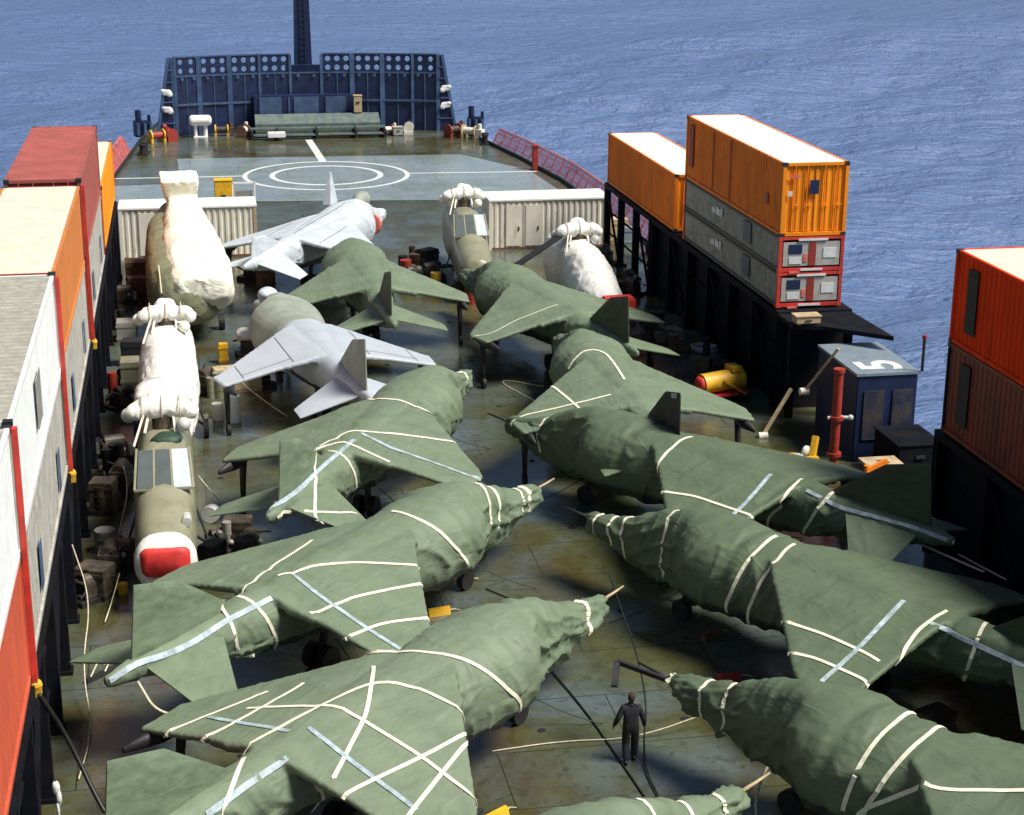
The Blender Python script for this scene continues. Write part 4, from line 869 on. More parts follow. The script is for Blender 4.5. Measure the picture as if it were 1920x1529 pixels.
 'R1':[('strap',0.105,[(2.32,-0.47,3.04),(2.22,-0.07,3.08),(2.19,0.23,3.07),(2.18,0.48,3.02),(2.18,0.7,2.95),(2.18,0.88,2.84),(2.2,1.03,2.7),(2.23,1.17,2.56),(2.21,1.3,2.41),(2.27,1.32,2.17),(2.3,1.34,2.06)]),('strap',0.105,[(1.6,-0.51,3.02),(1.5,-0.09,3.09),(1.47,0.21,3.08),(1.48,0.45,3.03),(1.5,0.64,2.96),(1.53,0.81,2.86),(1.56,0.95,2.74),(1.61,1.08,2.61),(1.66,1.19,2.46),(1.72,1.27,2.28),(1.83,1.28,2.05),(1.88,1.29,1.94)]),('strap',0.105,[(1.88,1.29,1.88),(1.71,1.24,2.0),(1.54,1.18,2.12),(1.37,1.14,2.26),(1.19,1.07,2.41),(0.99,1.04,2.57),(0.62,1.29,2.81),(0.47,1.2,2.82),(0.31,1.1,2.83),(0.15,1.0,2.84),(0.01,0.9,2.86),(-0.12,0.78,2.87),(-0.25,0.66,2.88),(-0.38,0.54,2.89),(-0.53,0.45,2.91),(-0.67,0.36,2.94),(-0.74,0.31,2.95)])],
 'R2':[('strap',0.105,[(1.85,0.1,3.07),(1.77,0.46,3.01),(1.75,0.73,2.91),(1.79,0.93,2.77),(1.88,1.06,2.6),(1.91,1.17,2.35),(1.97,1.25,2.09),(2.05,1.28,1.81),(2.12,1.27,1.65)]),('strap',0.105,[(1.2,0.18,3.06),(1.13,0.54,2.97),(1.05,0.92,2.89),(1.23,0.94,2.63),(1.28,1.07,2.43),(1.3,1.18,2.21),(1.42,1.15,1.92),(1.55,1.12,1.63)]),('strap',0.105,[(-0.43,2.43,2.36),(-0.81,2.47,2.44),(-1.07,2.42,2.44),(-1.32,2.39,2.44),(-1.57,2.37,2.44),(-1.84,2.37,2.42),(-2.1,2.38,2.41),(-2.36,2.39,2.4),(-2.62,2.39,2.39),(-2.75,2.4,2.39)]),('strap',0.105,[(-1.39,3.28,2.2),(-1.61,3.21,2.21),(-1.83,3.13,2.23),(-2.08,3.13,2.22),(-2.32,3.13,2.21),(-2.57,3.13,2.2),(-2.81,3.14,2.19),(-3.05,3.14,2.19),(-3.17,3.15,2.19)]),('tape',0.13,[(-2.52,3.87,2.01),(-2.52,3.62,2.08),(-2.51,3.36,2.14),(-2.51,3.1,2.21),(-2.51,2.84,2.28),(-2.51,2.59,2.35),(-2.49,2.31,2.42),(-2.47,2.02,2.49),(-2.44,1.73,2.57),(-2.41,1.44,2.64),(-2.37,1.13,2.71),(-2.33,0.82,2.78),(-2.3,0.51,2.85),(-2.28,0.34,2.88)]),('strap',0.105,[(-3.21,0.44,2.82),(-3.18,0.75,2.74),(-3.16,1.06,2.67),(-3.23,1.38,2.6),(-3.31,1.71,2.53),(-3.34,1.86,2.49)]),('strap',0.105,[(-4.24,0.21,2.77),(-4.3,0.42,2.64),(-4.29,0.49,2.44),(-4.27,0.57,2.23),(-4.2,0.54,1.97),(-4.13,0.51,1.72),(-3.92,0.21,1.43)]),('tape',0.13,[(-3.21,0.69,2.76),(-3.43,0.67,2.72),(-3.54,0.45,2.59),(-3.79,0.49,2.59),(-4.02,0.49,2.56),(-4.24,0.47,2.53),(-4.47,0.47,2.51),(-4.68,0.43,2.47),(-4.89,0.4,2.43),(-5.14,0.45,2.43),(-5.4,0.51,2.44),(-5.52,0.52,2.44)])],
 'R3':[('strap',0.105,[(0.73,0.09,3.05),(0.71,0.54,2.96),(0.61,1.04,2.87),(0.47,1.51,2.75)]),('strap',0.105,[(-0.65,2.55,2.43),(-0.93,2.47,2.44),(-1.21,2.38,2.45),(-1.49,2.3,2.46),(-1.81,2.3,2.46),(-2.12,2.28,2.44),(-2.43,2.27,2.43),(-2.74,2.26,2.42),(-3.05,2.25,2.41),(-3.34,2.23,2.4)]),('tape',0.13,[(-2.96,3.05,2.21),(-2.95,2.67,2.31),(-2.94,2.29,2.41),(-2.9,1.91,2.51),(-2.82,1.52,2.6),(-2.73,1.12,2.69),(-2.66,0.74,2.79),(-2.56,0.31,2.88)]),('strap',0.105,[(-3.4,0.23,2.83),(-3.48,0.65,2.76),(-3.47,0.95,2.65),(-3.44,1.16,2.47),(-2.95,0.67,1.95),(-2.78,0.63,1.63)]),('strap',0.105,[(-4.46,0.02,2.84),(-4.44,0.35,2.66),(-4.34,0.56,2.44),(-4.19,0.58,2.14),(-4.0,0.54,1.81)]),('tape',0.13,[(-3.79,0.34,2.74),(-4.09,0.36,2.7),(-4.4,0.39,2.66),(-4.64,0.32,2.58),(-4.97,0.38,2.56),(-5.27,0.36,2.57),(-5.56,0.33,2.56),(-5.86,0.33,2.58),(-6.15,0.29,2.57),(-6.43,0.25,2.56),(-6.76,0.26,2.57),(-7.06,0.22,2.56),(-7.35,0.19,2.54),(-7.66,0.19,2.52),(-7.92,0.12,2.47),(-8.19,0.07,2.43)])],
 'R4':[('strap',0.105,[(1.79,0.85,2.87),(1.89,0.41,3.09),(1.75,0.1,3.11),(1.3,-0.08,3.08),(0.44,-0.09,3.04),(-0.54,-0.03,3.01),(-1.01,0.0,3.0)]),('strap',0.105,[(-0.55,2.11,2.54),(-1.26,2.02,2.54),(-1.96,1.94,2.54),(-2.64,1.86,2.53)]),('strap',0.105,[(-2.1,3.85,2.03),(-1.96,3.5,2.13),(-2.05,3.2,2.21),(-2.09,2.9,2.28),(-2.16,2.6,2.35),(-2.24,2.3,2.43),(-2.28,2.0,2.51),(-2.32,1.7,2.58),(-2.32,1.38,2.65),(-2.34,1.08,2.72)]),('tape',0.16,[(-6.67,0.03,4.05),(-7.11,0.01,4.16)])],
 'R5':[('strap',0.05,[(-2.31,3.92,1.93),(-2.71,3.59,2.08),(-2.73,3.15,2.19),(-2.59,2.68,2.32),(-2.42,2.19,2.45),(-2.41,1.78,2.55),(-2.37,1.35,2.65),(-2.33,0.92,2.75),(-2.3,0.7,2.8)])],
}

jet('L1', 3.46, 31.82, 42.8, 'nearest green shrouded jet of the left row, cream straps criss-crossing its right wing', 1, rings=[(4.25,.5,-35,200),(3.0,.35,-20,150),(7.0,.1,-90,270,.14)], lines=LINES.get('L1',()), probe=2, mats=dict(wr='tarp3',mid='tarp3'))
jet('L2', 3.58, 39.52, 44.6, 'green shrouded jet second from the camera in the left row, pale tape along its tail', 2, rings=[(3.0,.3,-30,160),(5.0,.1,-50,230),(5.5,.1,-50,230),(6.9,.1,-90,270),(7.25,.1,-90,270,.14),(-2.3,.0,-60,150),(-3.1,.0,-60,150)], lines=LINES.get('L2',()), probe=2)
jet('L3', 5.43, 49.9, 61.8, 'green shrouded jet third in the left row, next to the pale grey jet', 3, rings=[(7.2,.1,-70,250,.12),(-1.6,.0,-60,240),(-2.6,.1,-60,240)], lines=LINES.get('L3',()), probe=0)
jet('L4', 3.9, 60.4, 100.7, 'uncovered pale grey jet in the left row, wings spread, green jets before and behind it', 4, mats=dict(wl='greyw',wr='greyw',mid='greyw',tl='greyw',tr='greyw',fin='sheet_grey',rear='greyw',nose='sheet_grey'), probe=0, wr=.3, hang=0, front=.6, wle=-1.1, lines=[('gear',.018,[(-.6,s_*1.35,2.72),(-3.3,s_*1.35,2.6)]) for s_ in (1,-1)]+[('gear',.018,[(-1.9,s_*3.1,2.2),(-3.35,s_*3.1,2.15)]) for s_ in (1,-1)]+[('gear',.016,[(-2.9,s_*1.35,2.6),(-3.0,s_*3.1,2.15)]) for s_ in (1,-1)])
b = MB(); b.ball((5.6,.1,2.75),.5,.42,.36,n=8); b.ball((6.1,-.2,2.5),.4,.35,.3,n=8); b.ball((5.2,.35,2.95),.3,.25,.2,n=7); b.build('canopy_wrap','greyj',JETS['L4'],smooth=True)
jet('L5', 7.0, 69.99, 91.6, 'green covered jet with a dark fin between the white jet and the pale grey one', 5, mats=dict(fin='tarpdark',wl='tarp3',wr='tarp3',mid='tarp',nose='tarp',tl='tarp3',tr='tarp3'), probe=0)
jet('L6', 5.9, 79.6, 62, 'whitish grey jet, farthest forward of all, with its tail toward the white shrouded helicopter', 6, mats=dict(wl='greyj',wr='greyj',mid='greyj',tl='greyj',tr='greyj',fin='greyj',rear='greyj',nose='greyj'), probe=0, wr=.6, finz=.55, lines=[('gear',.02,[(3.0,0,3.25),(0,0,3.1),(-3,0,2.9)]),('gear',.018,[(-.2,1.4,2.75),(-3.3,1.4,2.6)]),('gear',.018,[(-.2,-1.4,2.75),(-3.3,-1.4,2.6)])])
b = MB(); b.loft([[(3.3,.9,3.0),(4.2,.9,3.0),(4.2,1.3,3.0),(3.3,1.3,3.0)],[(3.7,1.05,4.5),(3.85,1.05,4.5),(3.85,1.15,4.5),(3.7,1.15,4.5)]]); b.build('upright_cover','greyj',JETS['L6'])
b = MB(); b.ball((5.3,.1,2.95),.75,.4,.42,n=8); b.build('canopy_wrap','sheet_grey',JETS['L6'],smooth=True)
for s_ in (1,-1): MB().cyl((3.9,.95*s_,2.05),(4.12,.98*s_,2.0),.5,n=16).build('intake_blank','pink',JETS['L6'])
jet('R1', 14.2, 26.2, 123, 'green shrouded jet nearest the camera in the right row, cut by the photo\'s right edge', 7, rings=[(7.9,.05,-90,270,.13),(6.9,.05,-90,270),(6.2,.05,-90,270),(2.9,.1,0,230),(2.2,.1,0,230)], lines=LINES.get('R1',()), mats=dict(nose='tarp2',mid='tarp2',rear='tarp2',fin='tarpdark',wl='tarp2',wr='tarp2'), probe=1)
jet('R2', 14.66, 35.99, 123, 'green shrouded jet second from the camera in the right row, two straps around its middle', 8, rings=[(7.6,.05,-90,270),(7.0,.05,-90,270),(6.5,.05,-90,270),(4.9,.0,-60,240),(2.3,.1,0,230),(1.8,.1,0,230),(-3.6,0,-40,220),(-5.0,0,-40,220)], lines=LINES.get('R2',()), mats=dict(nose='tarp2',mid='tarp2',rear='tarp2',fin='tarpdark',wl='tarp2',wr='tarp2'), probe=1)
jet('R3', 14.19, 44.88, 124.6, 'green shrouded jet third from the camera in the right row, near the standpipe', 9, rings=[(6.3,.0,-60,240),(2.2,.2,40,230),(-3.2,0,-40,220),(-4.6,0,-40,220)], lines=LINES.get('R3',()), mats=dict(nose='tarp2',mid='tarp2',rear='tarp2',fin='tarpdark',wl='tarp2',wr='tarp2'), probe=1)
jet('R4', 13.54, 53.2, 91, 'green shrouded jet fourth in the right row with a black fin and both wings visible', 10, rings=[(2.9,.1,-10,190)], lines=LINES.get('R4',()), mats=dict(fin='black'), probe=0)
jet('R5', 13.4, 64.6, 103.2, 'green covered jet farthest forward in the right row, before the white wrapped helicopter', 11, mats=dict(fin='tarpdark',mid='tarp',nose='tarp'), probe=0, lines=LINES.get('R5',()))
_L0 = jet('L0', 3.25, 23.45, 34.5, 'shrouded jet of which only the strapped nose shows at the bottom edge of the photo', 12, rings=[(7.2,.05,-90,270),(6.2,.05,-90,270),(5.0,.05,-90,270)], probe=2)

# ---------------------------------------------------------------- helicopters
def naval_heli(x, y, rz, label, seed, body='olive', nose=None, cover=None, windows=True, blades=False):
    """piston-nosed helicopter, nose toward local -Y, origin under the rotor"""
    t = thing('helicopter', label, 'helicopter', (x,y,0), rz)
    S = [(-5.3,.52,2.0,.95,2.3),(-5.0,.7,2.12,.72,2.3),(-4.3,.8,2.3,.6,2.3),(-3.3,.84,2.55,.52,2.4),(-2.7,.84,2.72,.5,2.8),(-2.2,.84,3.15,.5,2.8),(-1.7,.83,3.42,.5,2.8),(-1,.82,3.5,.5,2.7),(.6,.82,3.52,.5,2.7),(2,.8,3.4,.52,2.6),(3.4,.66,3.2,.8,2.4),(4.6,.45,3.0,1.3,2.2)]
    b = MB().loft([sell(s[0], s[1], s[2], s[3], s[4], 28, 'y') for s in interp_sections(S, .25)])
    if cover: 
        b.loft([sell(q[0], q[1], q[2], q[3], 2.1, 24, 'y') for q in ((-5.4,.5,2.1,.9),(-4,.92,2.75,.7),(-2.4,1.0,3.4,.8),(0,.95,3.75,.9),(2.6,.85,3.5,1.2))])
        me = remesh(b, .09, 8); off = Vector((seed*7.1, 2, seed))
        def fn(c, n):
            q = noise.noise(Vector((c.x*1.2, c.y*1.6, c.z*.7))+off); f = max(0, 1-abs(q)*2.6)**3
            q2 = noise.noise(Vector((c.x*2.6, c.y*1.2, c.z*1.5))+off); return n*(f*.035+max(0, 1-abs(q2)*3.5)**2*.022+noise.noise(c*.7+off)*.04)
        displace(me, fn)
        me.materials.append(M_[cover]); me.polygons.foreach_set('use_smooth', [True]*len(me.polygons))
        o = bpy.data.objects.new('fuselage_cover', me); COL.objects.link(o); o.parent = t
    else: b.build('fuselage', body, t, smooth=True)
    if windows:
        for k, (x0, x1, m) in enumerate(((-.72,-.3,'glass'),(-.22,.2,'glass'),(.27,.74,'glassw'))):
            MB().add([(x0,-2.82,2.66),(x1,-2.82,2.66),(x1*.9,-1.86,3.44),(x0*.9,-1.86,3.44),(x0,-2.72,2.6),(x1,-2.72,2.6),(x1*.9,-1.8,3.36),(x0*.9,-1.8,3.36)],[(0,1,2,3),(7,6,5,4),(0,4,5,1),(1,5,6,2),(2,6,7,3),(3,7,4,0)]).build('windscreen', m, t)
        fr = MB()
        for x_ in (-.78,-.26,.235,.8): fr.bar((x_,-2.84,2.62),(x_*.9,-1.8,3.46),.06)
        fr.bar((-.8,-2.84,2.62),(.8,-2.84,2.62),.06); fr.build('window_frame', body, t)
    if nose:
        b = MB(); b.loft([sell(q[0], q[1], q[2], q[3], 2.5, 28, 'y') for q in ((-5.48,.6,1.98,.9),(-5.38,.76,2.1,.74),(-5.1,.82,2.2,.66),(-4.92,.78,2.2,.66))]); b.build('nose_cover','white',t,smooth=True)
        b = MB(); b.loft([sell(q[0], q[1], q[2], q[3], 4, 28, 'y') for q in ((-5.56,.5,1.86,1.22),(-5.48,.63,1.97,1.14),(-5.40,.66,1.98,1.2))]); b.build('intake_blank','red',t,smooth=True)
        MB().cyl((.58,-3.9,2.2),(.58,-4.35,2.2),.13,n=10).build('lamp','silver',t)
    if nose: MB().loft([sell(q, hw, z1, z0, 2.2, 14, 'y', .1) for q, hw, z1, z0 in ((-1.3,.25,3.52,3.3),(-1.1,.45,3.6,3.3),(-.8,.3,3.62,3.3))]).build('green_cloth','greenc',t,smooth=True)
    for k_, x_ in enumerate((-.55,0,.5)): MB().tube([(x_+.34*0,.36*math.cos(a*.42),4.07+.36*math.sin(a*.42)) for a in range(16)],.018).build('cord','rope',t)
    # rotor head wrapped in white with folded blades
    h = MB(); h.cyl((0,0,3.4),(0,0,4.1),.3,n=14); h.build('rotor_mast','machine',t)
    h = MB(); h.loft([sell(q, .0+r_, 4.05+r_, 4.05-r_, 2, 14, 'x') for q, r_ in ((-.9,.14),(-.7,.26),(0,.32),(.7,.27),(.9,.15))]); h.ball((-.75,-.1,4.0),.28,.3,.24,n=7); h.ball((.8,-.1,3.95),.24,.26,.22,n=7); h.ball((0,.3,4.25),.4,.36,.25,n=7); hm = remesh(h,.05,9); ho = Vector((seed*3,1,seed))
    displace(hm, lambda c, n: n*(max(0, 1-abs(noise.noise(Vector((c.x*3,c.y*2,c.z*2))+ho))*3)**2*.035+noise.noise(c*1.6+ho)*.05)); hm.materials.append(M_['white']); hm.polygons.foreach_set('use_smooth',[True]*len(hm.polygons)); hq = bpy.data.objects.new('rotor_head', hm); COL.objects.link(hq); hq.parent = t
    h = MB(); h.ball((-.95,.25,3.8),.22,n=7); h.ball((.6,-.5,3.7),.2,.25,.2,n=7); h.build_each('hinge_wrap','silver' if seed % 2 else 'cream',t,smooth=True)
    h = MB(); h.bar((-.5,-.55,3.5),(-.35,-.1,4.0),.06); h.bar((.35,-.55,3.5),(.3,-.1,4.0),.06); h.bar((-.8,-1.1,3.3),(-.4,.1,4.2),.05); h.build_each('push_rod','hide',t)
    if blades:
        for k, (dx, dz) in enumerate(((-.35,0),(-.12,.1),(.15,.06),(.4,-.02))):
            MB().add([(dx*1.1-.05,.6,4.05+dz),(dx*1.1+.2,.6,4.05+dz),(dx*1.6+.2,4.8,3.75+dz),(dx*1.6-.05,4.8,3.75+dz),(dx*1.1-.05,.6,4.0+dz),(dx*1.1+.2,.6,4.0+dz),(dx*1.6+.2,4.8,3.7+dz),(dx*1.6-.05,4.8,3.7+dz)],[(0,1,2,3),(7,6,5,4),(0,4,5,1),(1,5,6,2),(2,6,7,3),(3,7,4,0)]).build('rotor_blade','gear',t)
    for s in (-1,1):
        g = MB(); g.tube([(.7*s,-1.6,.8),(1.15*s,-1.5,.42)],.06); g.tube([(.8*s,-1.2,1.5),(1.1*s,-1.45,.6)],.035); o = g.build('undercarriage','gear',t); MB().cyl((1.08*s,-1.5,.32),(1.26*s,-1.5,.32),.32,n=18).build('wheel','black',o)
    return t
naval_heli(-1.12, 47.7, 0, 'olive helicopter facing the camera with a red and white nose cover, nearest on the left', 1, nose=True)
h2 = naval_heli(-1.05, 58.6, 0, 'helicopter wrapped in white sheeting directly behind the olive one with the red nose', 2, cover='white', windows=False)
MB().box(.25,.7,-5.5,-5.0,2.35,2.75).build('red_tag_cloth','pink',h2); MB().loft([sell(q, .9, 3.0+k, 2.6, 2, 16, 'y', -.1) for q, k in ((-6.6,.3),(-6.2,.5),(-5.6,.45))]).build('bundle','white',h2,smooth=True)
h3 = naval_heli(16.2, 70.4, R(2), 'white wrapped helicopter on the right with a red strip at its nose', 3, cover='white', windows=False, blades=False)
MB().box(-.45,.85,-6.0,-5.2,1.9,2.45).build('nose_blank','red',h3,bevel=.08)
for k in range(3): MB().bar((-.3,.1+k*.2,4.1-k*.1),(-4.6,-2.3+k*.5,2.3-k*.2),.32,.07).build('rotor_blade','gear',h3)
naval_heli(12.65, 79.2, R(-2), 'bare olive helicopter with pale windscreens left of the long white cabin', 4, blades=False)
def chinook():
    t = thing('transport_helicopter', 'tall helicopter shrouded in cream sheeting with an olive underside, on the left of the deck', 'helicopter', (-.35,76,0), R(1.5))
    S = [(-7.4,.6,2.3,1.2,2.2),(-7.1,1.1,2.85,.9,2.4),(-6.4,1.45,3.2,.75,2.7),(-5,1.62,3.35,.7,3.2),(-1,1.62,3.4,.7,3.4),(4,1.5,3.4,.8,3.2),(7,.9,3.4,1.8,2.6),(8,.6,3.3,2.4,2.2)]
    MB().loft([sell(s[0], s[1], s[2], s[3], s[4], 28, 'y', -.18) for s in interp_sections(S,.4)]).build('fuselage','olivesheet',t,smooth=True)
    b = MB(); b.loft([sell(q[0], q[1], q[2], q[3], 3.2, 32, 'y', q[4]) for q in ((-7.35,.95,2.9,2.0,.42),(-6.7,1.3,3.3,1.4,.4),(-5,1.42,3.6,1.2,.32),(-2,1.32,3.72,1.3,.24),(1,1.12,3.8,1.6,.15),(3.5,.95,3.85,1.8,.1),(5.2,.8,3.9,2.2,.1))])
    b.loft([sell(q[0], q[1], q[2], q[3], 5, 32, 'y', .05) for q in ((4.2,.62,4.0,3),(4.6,.66,4.1,3),(6.8,.7,4.2,3),(7.5,.6,4.1,3.0))])
    top = [[(-.6,4.6,3.7),(.75,4.6,3.7),(.75,6.4,3.7),(-.6,6.4,3.7)],[(-.95,4.2,4.85),(.85,4.2,4.85),(.85,6.6,4.9),(-.95,6.6,4.9)]]
    b.loft(top)
    me = remesh(b,.08,5); off = Vector((4,9,1))
    def fn(c, n):
        q = noise.noise(Vector((c.x*1.6, c.y*.5, c.z*.9))+off); f = max(0, 1-abs(q)*3)**2
        return n*(f*.045+noise.noise(c*.6+off)*.06)
    displace(me, fn); me.materials.append(M_['cream']); me.polygons.foreach_set('use_smooth',[True]*len(me.polygons))
    o = bpy.data.objects.new('sheeting', me); COL.objects.link(o); o.parent = t
    b = MB(); b.bar((-1.25,-6,3.2),(-1.2,-7.6,2.4),.05); b.build('tie_rope','rope',t)
    for x in (-1.25,1.25):
        for y in (-4.5,5): MB().cyl((x-.12,y,.33),(x+.12,y,.33),.33,n=16).build('wheel','black',t)
chinook()

# ---------------------------------------------------------------- person
def person(x, y, rz, label):
    t = thing('person', label, 'person', (x,y,0), rz)
    # local: facing +Y, feet on z=0, height 1.76
    J = dict(pel=(0,0,.95), sp=(0,.01,1.15), ch=(0,.02,1.34), nk=(0,.03,1.50), hd=(0,.05,1.57),
      hl=(-.1,0,.9), kl=(-.105,.05,.5), al=(-.1,-.10,.10), tl=(-.105,.08,.04),
      hr=(.1,0,.9), kr=(.11,.09,.5), ar=(.10,.12,.10), tr=(.12,.30,.05),
      sl=(-.19,.02,1.43), el=(-.31,-.04,1.17), wl=(-.39,.06,.95), sr=(.19,.02,1.43), er=(.28,.0,1.16), wr=(.33,.08,.92))
    E_ = [('pel','sp'),('sp','ch'),('ch','nk'),('nk','hd'),('pel','hl'),('hl','kl'),('kl','al'),('al','tl'),('pel','hr'),('hr','kr'),('kr','ar'),('ar','tr'),('ch','sl'),('sl','el'),('el','wl'),('ch','sr'),('sr','er'),('er','wr')]
    Rr = dict(pel=(.185,.14),sp=(.185,.13),ch=(.20,.14),nk=(.06,.06),hd=(.055,.055),hl=(.125,.12),kl=(.10,.10),al=(.075,.075),tl=(.042,.04),hr=(.125,.12),kr=(.10,.10),ar=(.075,.075),tr=(.042,.04),sl=(.095,.09),el=(.075,.07),wl=(.055,.05),sr=(.095,.09),er=(.075,.07),wr=(.055,.05))
    def skin(J, E_, Rr, name, m, sub=2, root='pel'):
        ks = list(J); me = bpy.data.meshes.new(name); me.from_pydata([J[k] for k in ks],[(ks.index(a),ks.index(b)) for a,b in E_],[])
        o = bpy.data.objects.new(name, me); COL.objects.link(o)
        md = o.modifiers.new('s','SKIN')
        for i, k in enumerate(ks):
            me.skin_vertices[0].data[i].radius = Rr[k]; me.skin_vertices[0].data[i].use_root = (k == root)
        o.modifiers.new('ss','SUBSURF').levels = sub; o.modifiers['ss'].render_levels = sub
        dg = bpy.context.evaluated_depsgraph_get(); r = bpy.data.meshes.new_from_object(o.evaluated_get(dg)); bpy.data.objects.remove(o)
        r.polygons.foreach_set('use_smooth',[True]*len(r.polygons)); r.materials.append(M_[m]); q = bpy.data.objects.new(name, r); COL.objects.link(q); q.parent = t; return q
    skin(J, E_, Rr, 'body', 'cloth')
    # head
    b = MB(); hx, hy, hz = 0,.06,1.665
    b.loft([[(hx+rx*math.cos(2*math.pi*k/16), hy+oy+ry*math.sin(2*math.pi*k/16), z) for k in range(16)] for z, rx, ry, oy in ((1.545,.03,.04,.03),(1.56,.052,.07,.02),(1.60,.066,.088,.01),(1.65,.074,.096,0),(1.70,.075,.098,0),(1.735,.066,.088,-.002),(1.76,.042,.058,-.005),(1.768,.012,.02,-.005))])
    b.ball((0,.165,1.645),.012,.02,.02,n=5)
    for s in (-1,1): b.ball((.077*s,.055,1.65),.012,.022,.034,n=5)
    b.build('head','skin',t,smooth=True)
    f = MB(); f.box(-.025,.025,.15,.158,1.603,1.61)
    for s in (-1,1): f.ball((.03*s,.148,1.665),.013,.01,.009,n=5)
    f.build('face','hair',t)
    b = MB(); b.loft([[(rx*math.cos(2*math.pi*k/16), .06+oy+ry*math.sin(2*math.pi*k/16), z) for k in range(16)] for z, rx, ry, oy in ((1.6,.05,.04,-.06),(1.64,.078,.075,-.028),(1.69,.084,.092,-.018),(1.74,.08,.092,-.012),(1.775,.056,.07,-.008),(1.79,.02,.03,-.008))]); b.build('hair','hair',t,smooth=True)
    MB().cyl((-.0,.0,1.47),(0,.03,1.53),.07,.062,n=12).build('collar','cloth',t,smooth=True)
    # hands with five fingers
    for s, wx, wy, wz in ((-1,-.39,.06,.95),(1,.33,.08,.92)):
        hj = dict(w=(wx,wy,wz), p=(wx+.012*s,wy+.015,wz-.07)); he = [('w','p')]; hr = dict(w=(.026,.02),p=(.036,.018))
        for i, (o_, ln) in enumerate(((.03,.062),(.01,.072),(-.01,.068),(-.03,.054))):
            a = 'a%d' % i; c = 'c%d' % i; d = 'd%d' % i
            hj[a] = (wx+.014*s, wy+.015+o_, wz-.095); hj[c] = (wx+.01*s, wy+.02+o_, wz-.095-ln*.55); hj[d] = (wx-.006*s, wy+.024+o_, wz-.095-ln)
            he += [('p',a),(a,c),(c,d)]; hr[a] = (.0095,.0095); hr[c] = (.0088,.0088); hr[d] = (.0072,.0072)
        hj['t0'] = (wx-.005*s, wy+.05, wz-.045); hj['t1'] = (wx-.014*s, wy+.072, wz-.085); he += [('w','t0'),('t0','t1')]; hr['t0'] = (.012,.012); hr['t1'] = (.009,.009)
        skin(hj, he, hr, 'hand', 'skin', 1, 'w')
    for s, ay in ((-1,-.10),(1,.12)):
        x_ = .105*s
        MB().loft([sell(q, hw, zt, .0, 2.6, 14, 'y', x_) for q, hw, zt in ((ay-.09,.03,.07),(ay-.07,.042,.12),(ay+.02,.046,.12),(ay+.12,.048,.075),(ay+.19,.035,.05),(ay+.21,.015,.03))]).build('boot','boot',t,smooth=True)
    t.scale = (.95,.95,.93)
    return t
person(8.93, 32.75, R(-8), 'person in black overalls seen from behind, walking forward along the wet deck')

# ---------------------------------------------------------------- deck clutter
def crate(x, y, sx, sy, sz, label, m='wood', rz=0, z=0):
    t = thing('crate', label, 'crate', (x,y,z), rz); MB().box(-sx/2,sx/2,-sy/2,sy/2,0,sz).build('box', m, t, bevel=.015)
    b = MB()
    for a in (-1,1):
        for q in (.18,.82): b.box(-sx/2-.02,sx/2+.02,a*sy/2-.02,a*sy/2+.02,sz*q-.05,sz*q+.05)
        b.box(a*sx/2-.025,a*sx/2+.025,-sy/2,sy/2,sz*.1,sz*.22)
    b.build_each('batten', m, t); return t
def engine(x, y, rz, label, s=1, seed=0):
    rnd = random.Random(seed); t = thing('machine', label, 'machinery', (x,y,0), rz)
    MB().box(-.6*s,.6*s,-.35*s,.35*s,.0,.14*s).build('bed','gear',t); b = MB(); b.box(-.4*s,.35*s,-.25*s,.25*s,.15*s,.62*s); b.cyl((-.3*s,0,.6*s),(.3*s,0,.6*s),.2*s,n=14); b.build('block','machine',t,bevel=.02)
    b = MB()
    for i in range(7): p = Vector((rnd.uniform(-.5,.5),rnd.uniform(-.35,.35),rnd.uniform(.15,.7)))*s; b.tube([p,p+Vector((rnd.uniform(-.3,.3),rnd.uniform(-.2,.2),rnd.uniform(-.1,.25)))*s,p+Vector((rnd.uniform(-.4,.4),rnd.uniform(-.3,.3),-.1))*s],.03*s)
    b.build('hose','black',t,smooth=True)
    b = MB(); b.cyl((.45*s,-.1*s,.15*s),(.45*s,-.1*s,.5*s),.09*s); b.ball((.2*s,-.27*s,.4*s),.08*s,n=6); b.build('filter','silver',t); return t
engine(.35,46.4,.4,'black tangled engine with hoses beside the red nosed helicopter',1.0,3)
engine(.2,62.6,1.0,'dark machinery with a pale cylinder under the pale grey wing tip',1.1,5)
engine(2.2,67.1,.2,'dark generator under a white lid right of the cream shrouded helicopter',1.2,9)
engine(10.9,78.6,.5,'dark oily pump among the clutter before the bare olive helicopter',1.2,11)
engine(11.9,75.6,1.5,'dark generator between the olive helicopter and the green jet nose',1.1,12)
engine(17.9,79.5,.8,'dark machine in the shadow right of the white wrapped helicopter',1.5,14)
engine(14.4,76.8,.3,'dark engine under the folded rotor blades left of the white wrapped helicopter',1.5,15)
engine(-2.6,52.2,1.4,'black machinery in the gangway left of the white wrapped helicopters',1.2,17)
engine(-2.7,45.4,1.5,'black machinery in the gangway left of the red nose cover',1.2,18)
def drum(x, y, r, h, m, label, rz=0, lying=False):
    t = thing('drum', label, 'drum', (x,y,0), rz)
    if lying: MB().cyl((-h/2,0,r),(h/2,0,r),r,n=18).build('barrel',m,t,smooth='auto'); b = MB(); [b.cyl((q-.02,0,r),(q+.02,0,r),r*1.04,n=18) for q in (-h/4,h/4)]; b.build_each('hoop',m,t)
    else: MB().cyl((0,0,0),(0,0,h),r,n=18).build('barrel',m,t,smooth='auto'); b = MB(); [b.cyl((0,0,q-.02),(0,0,q+.02),r*1.04,n=18) for q in (h*.33,h*.66)]; b.build_each('hoop',m,t)
    return t
drum(1.1,58.7,.26,.95,'hidetop','white upright cylinder below the tip of the pale grey wing')
drum(.55,59.0,.2,.6,'hide','short cream cylinder left of the white upright one')
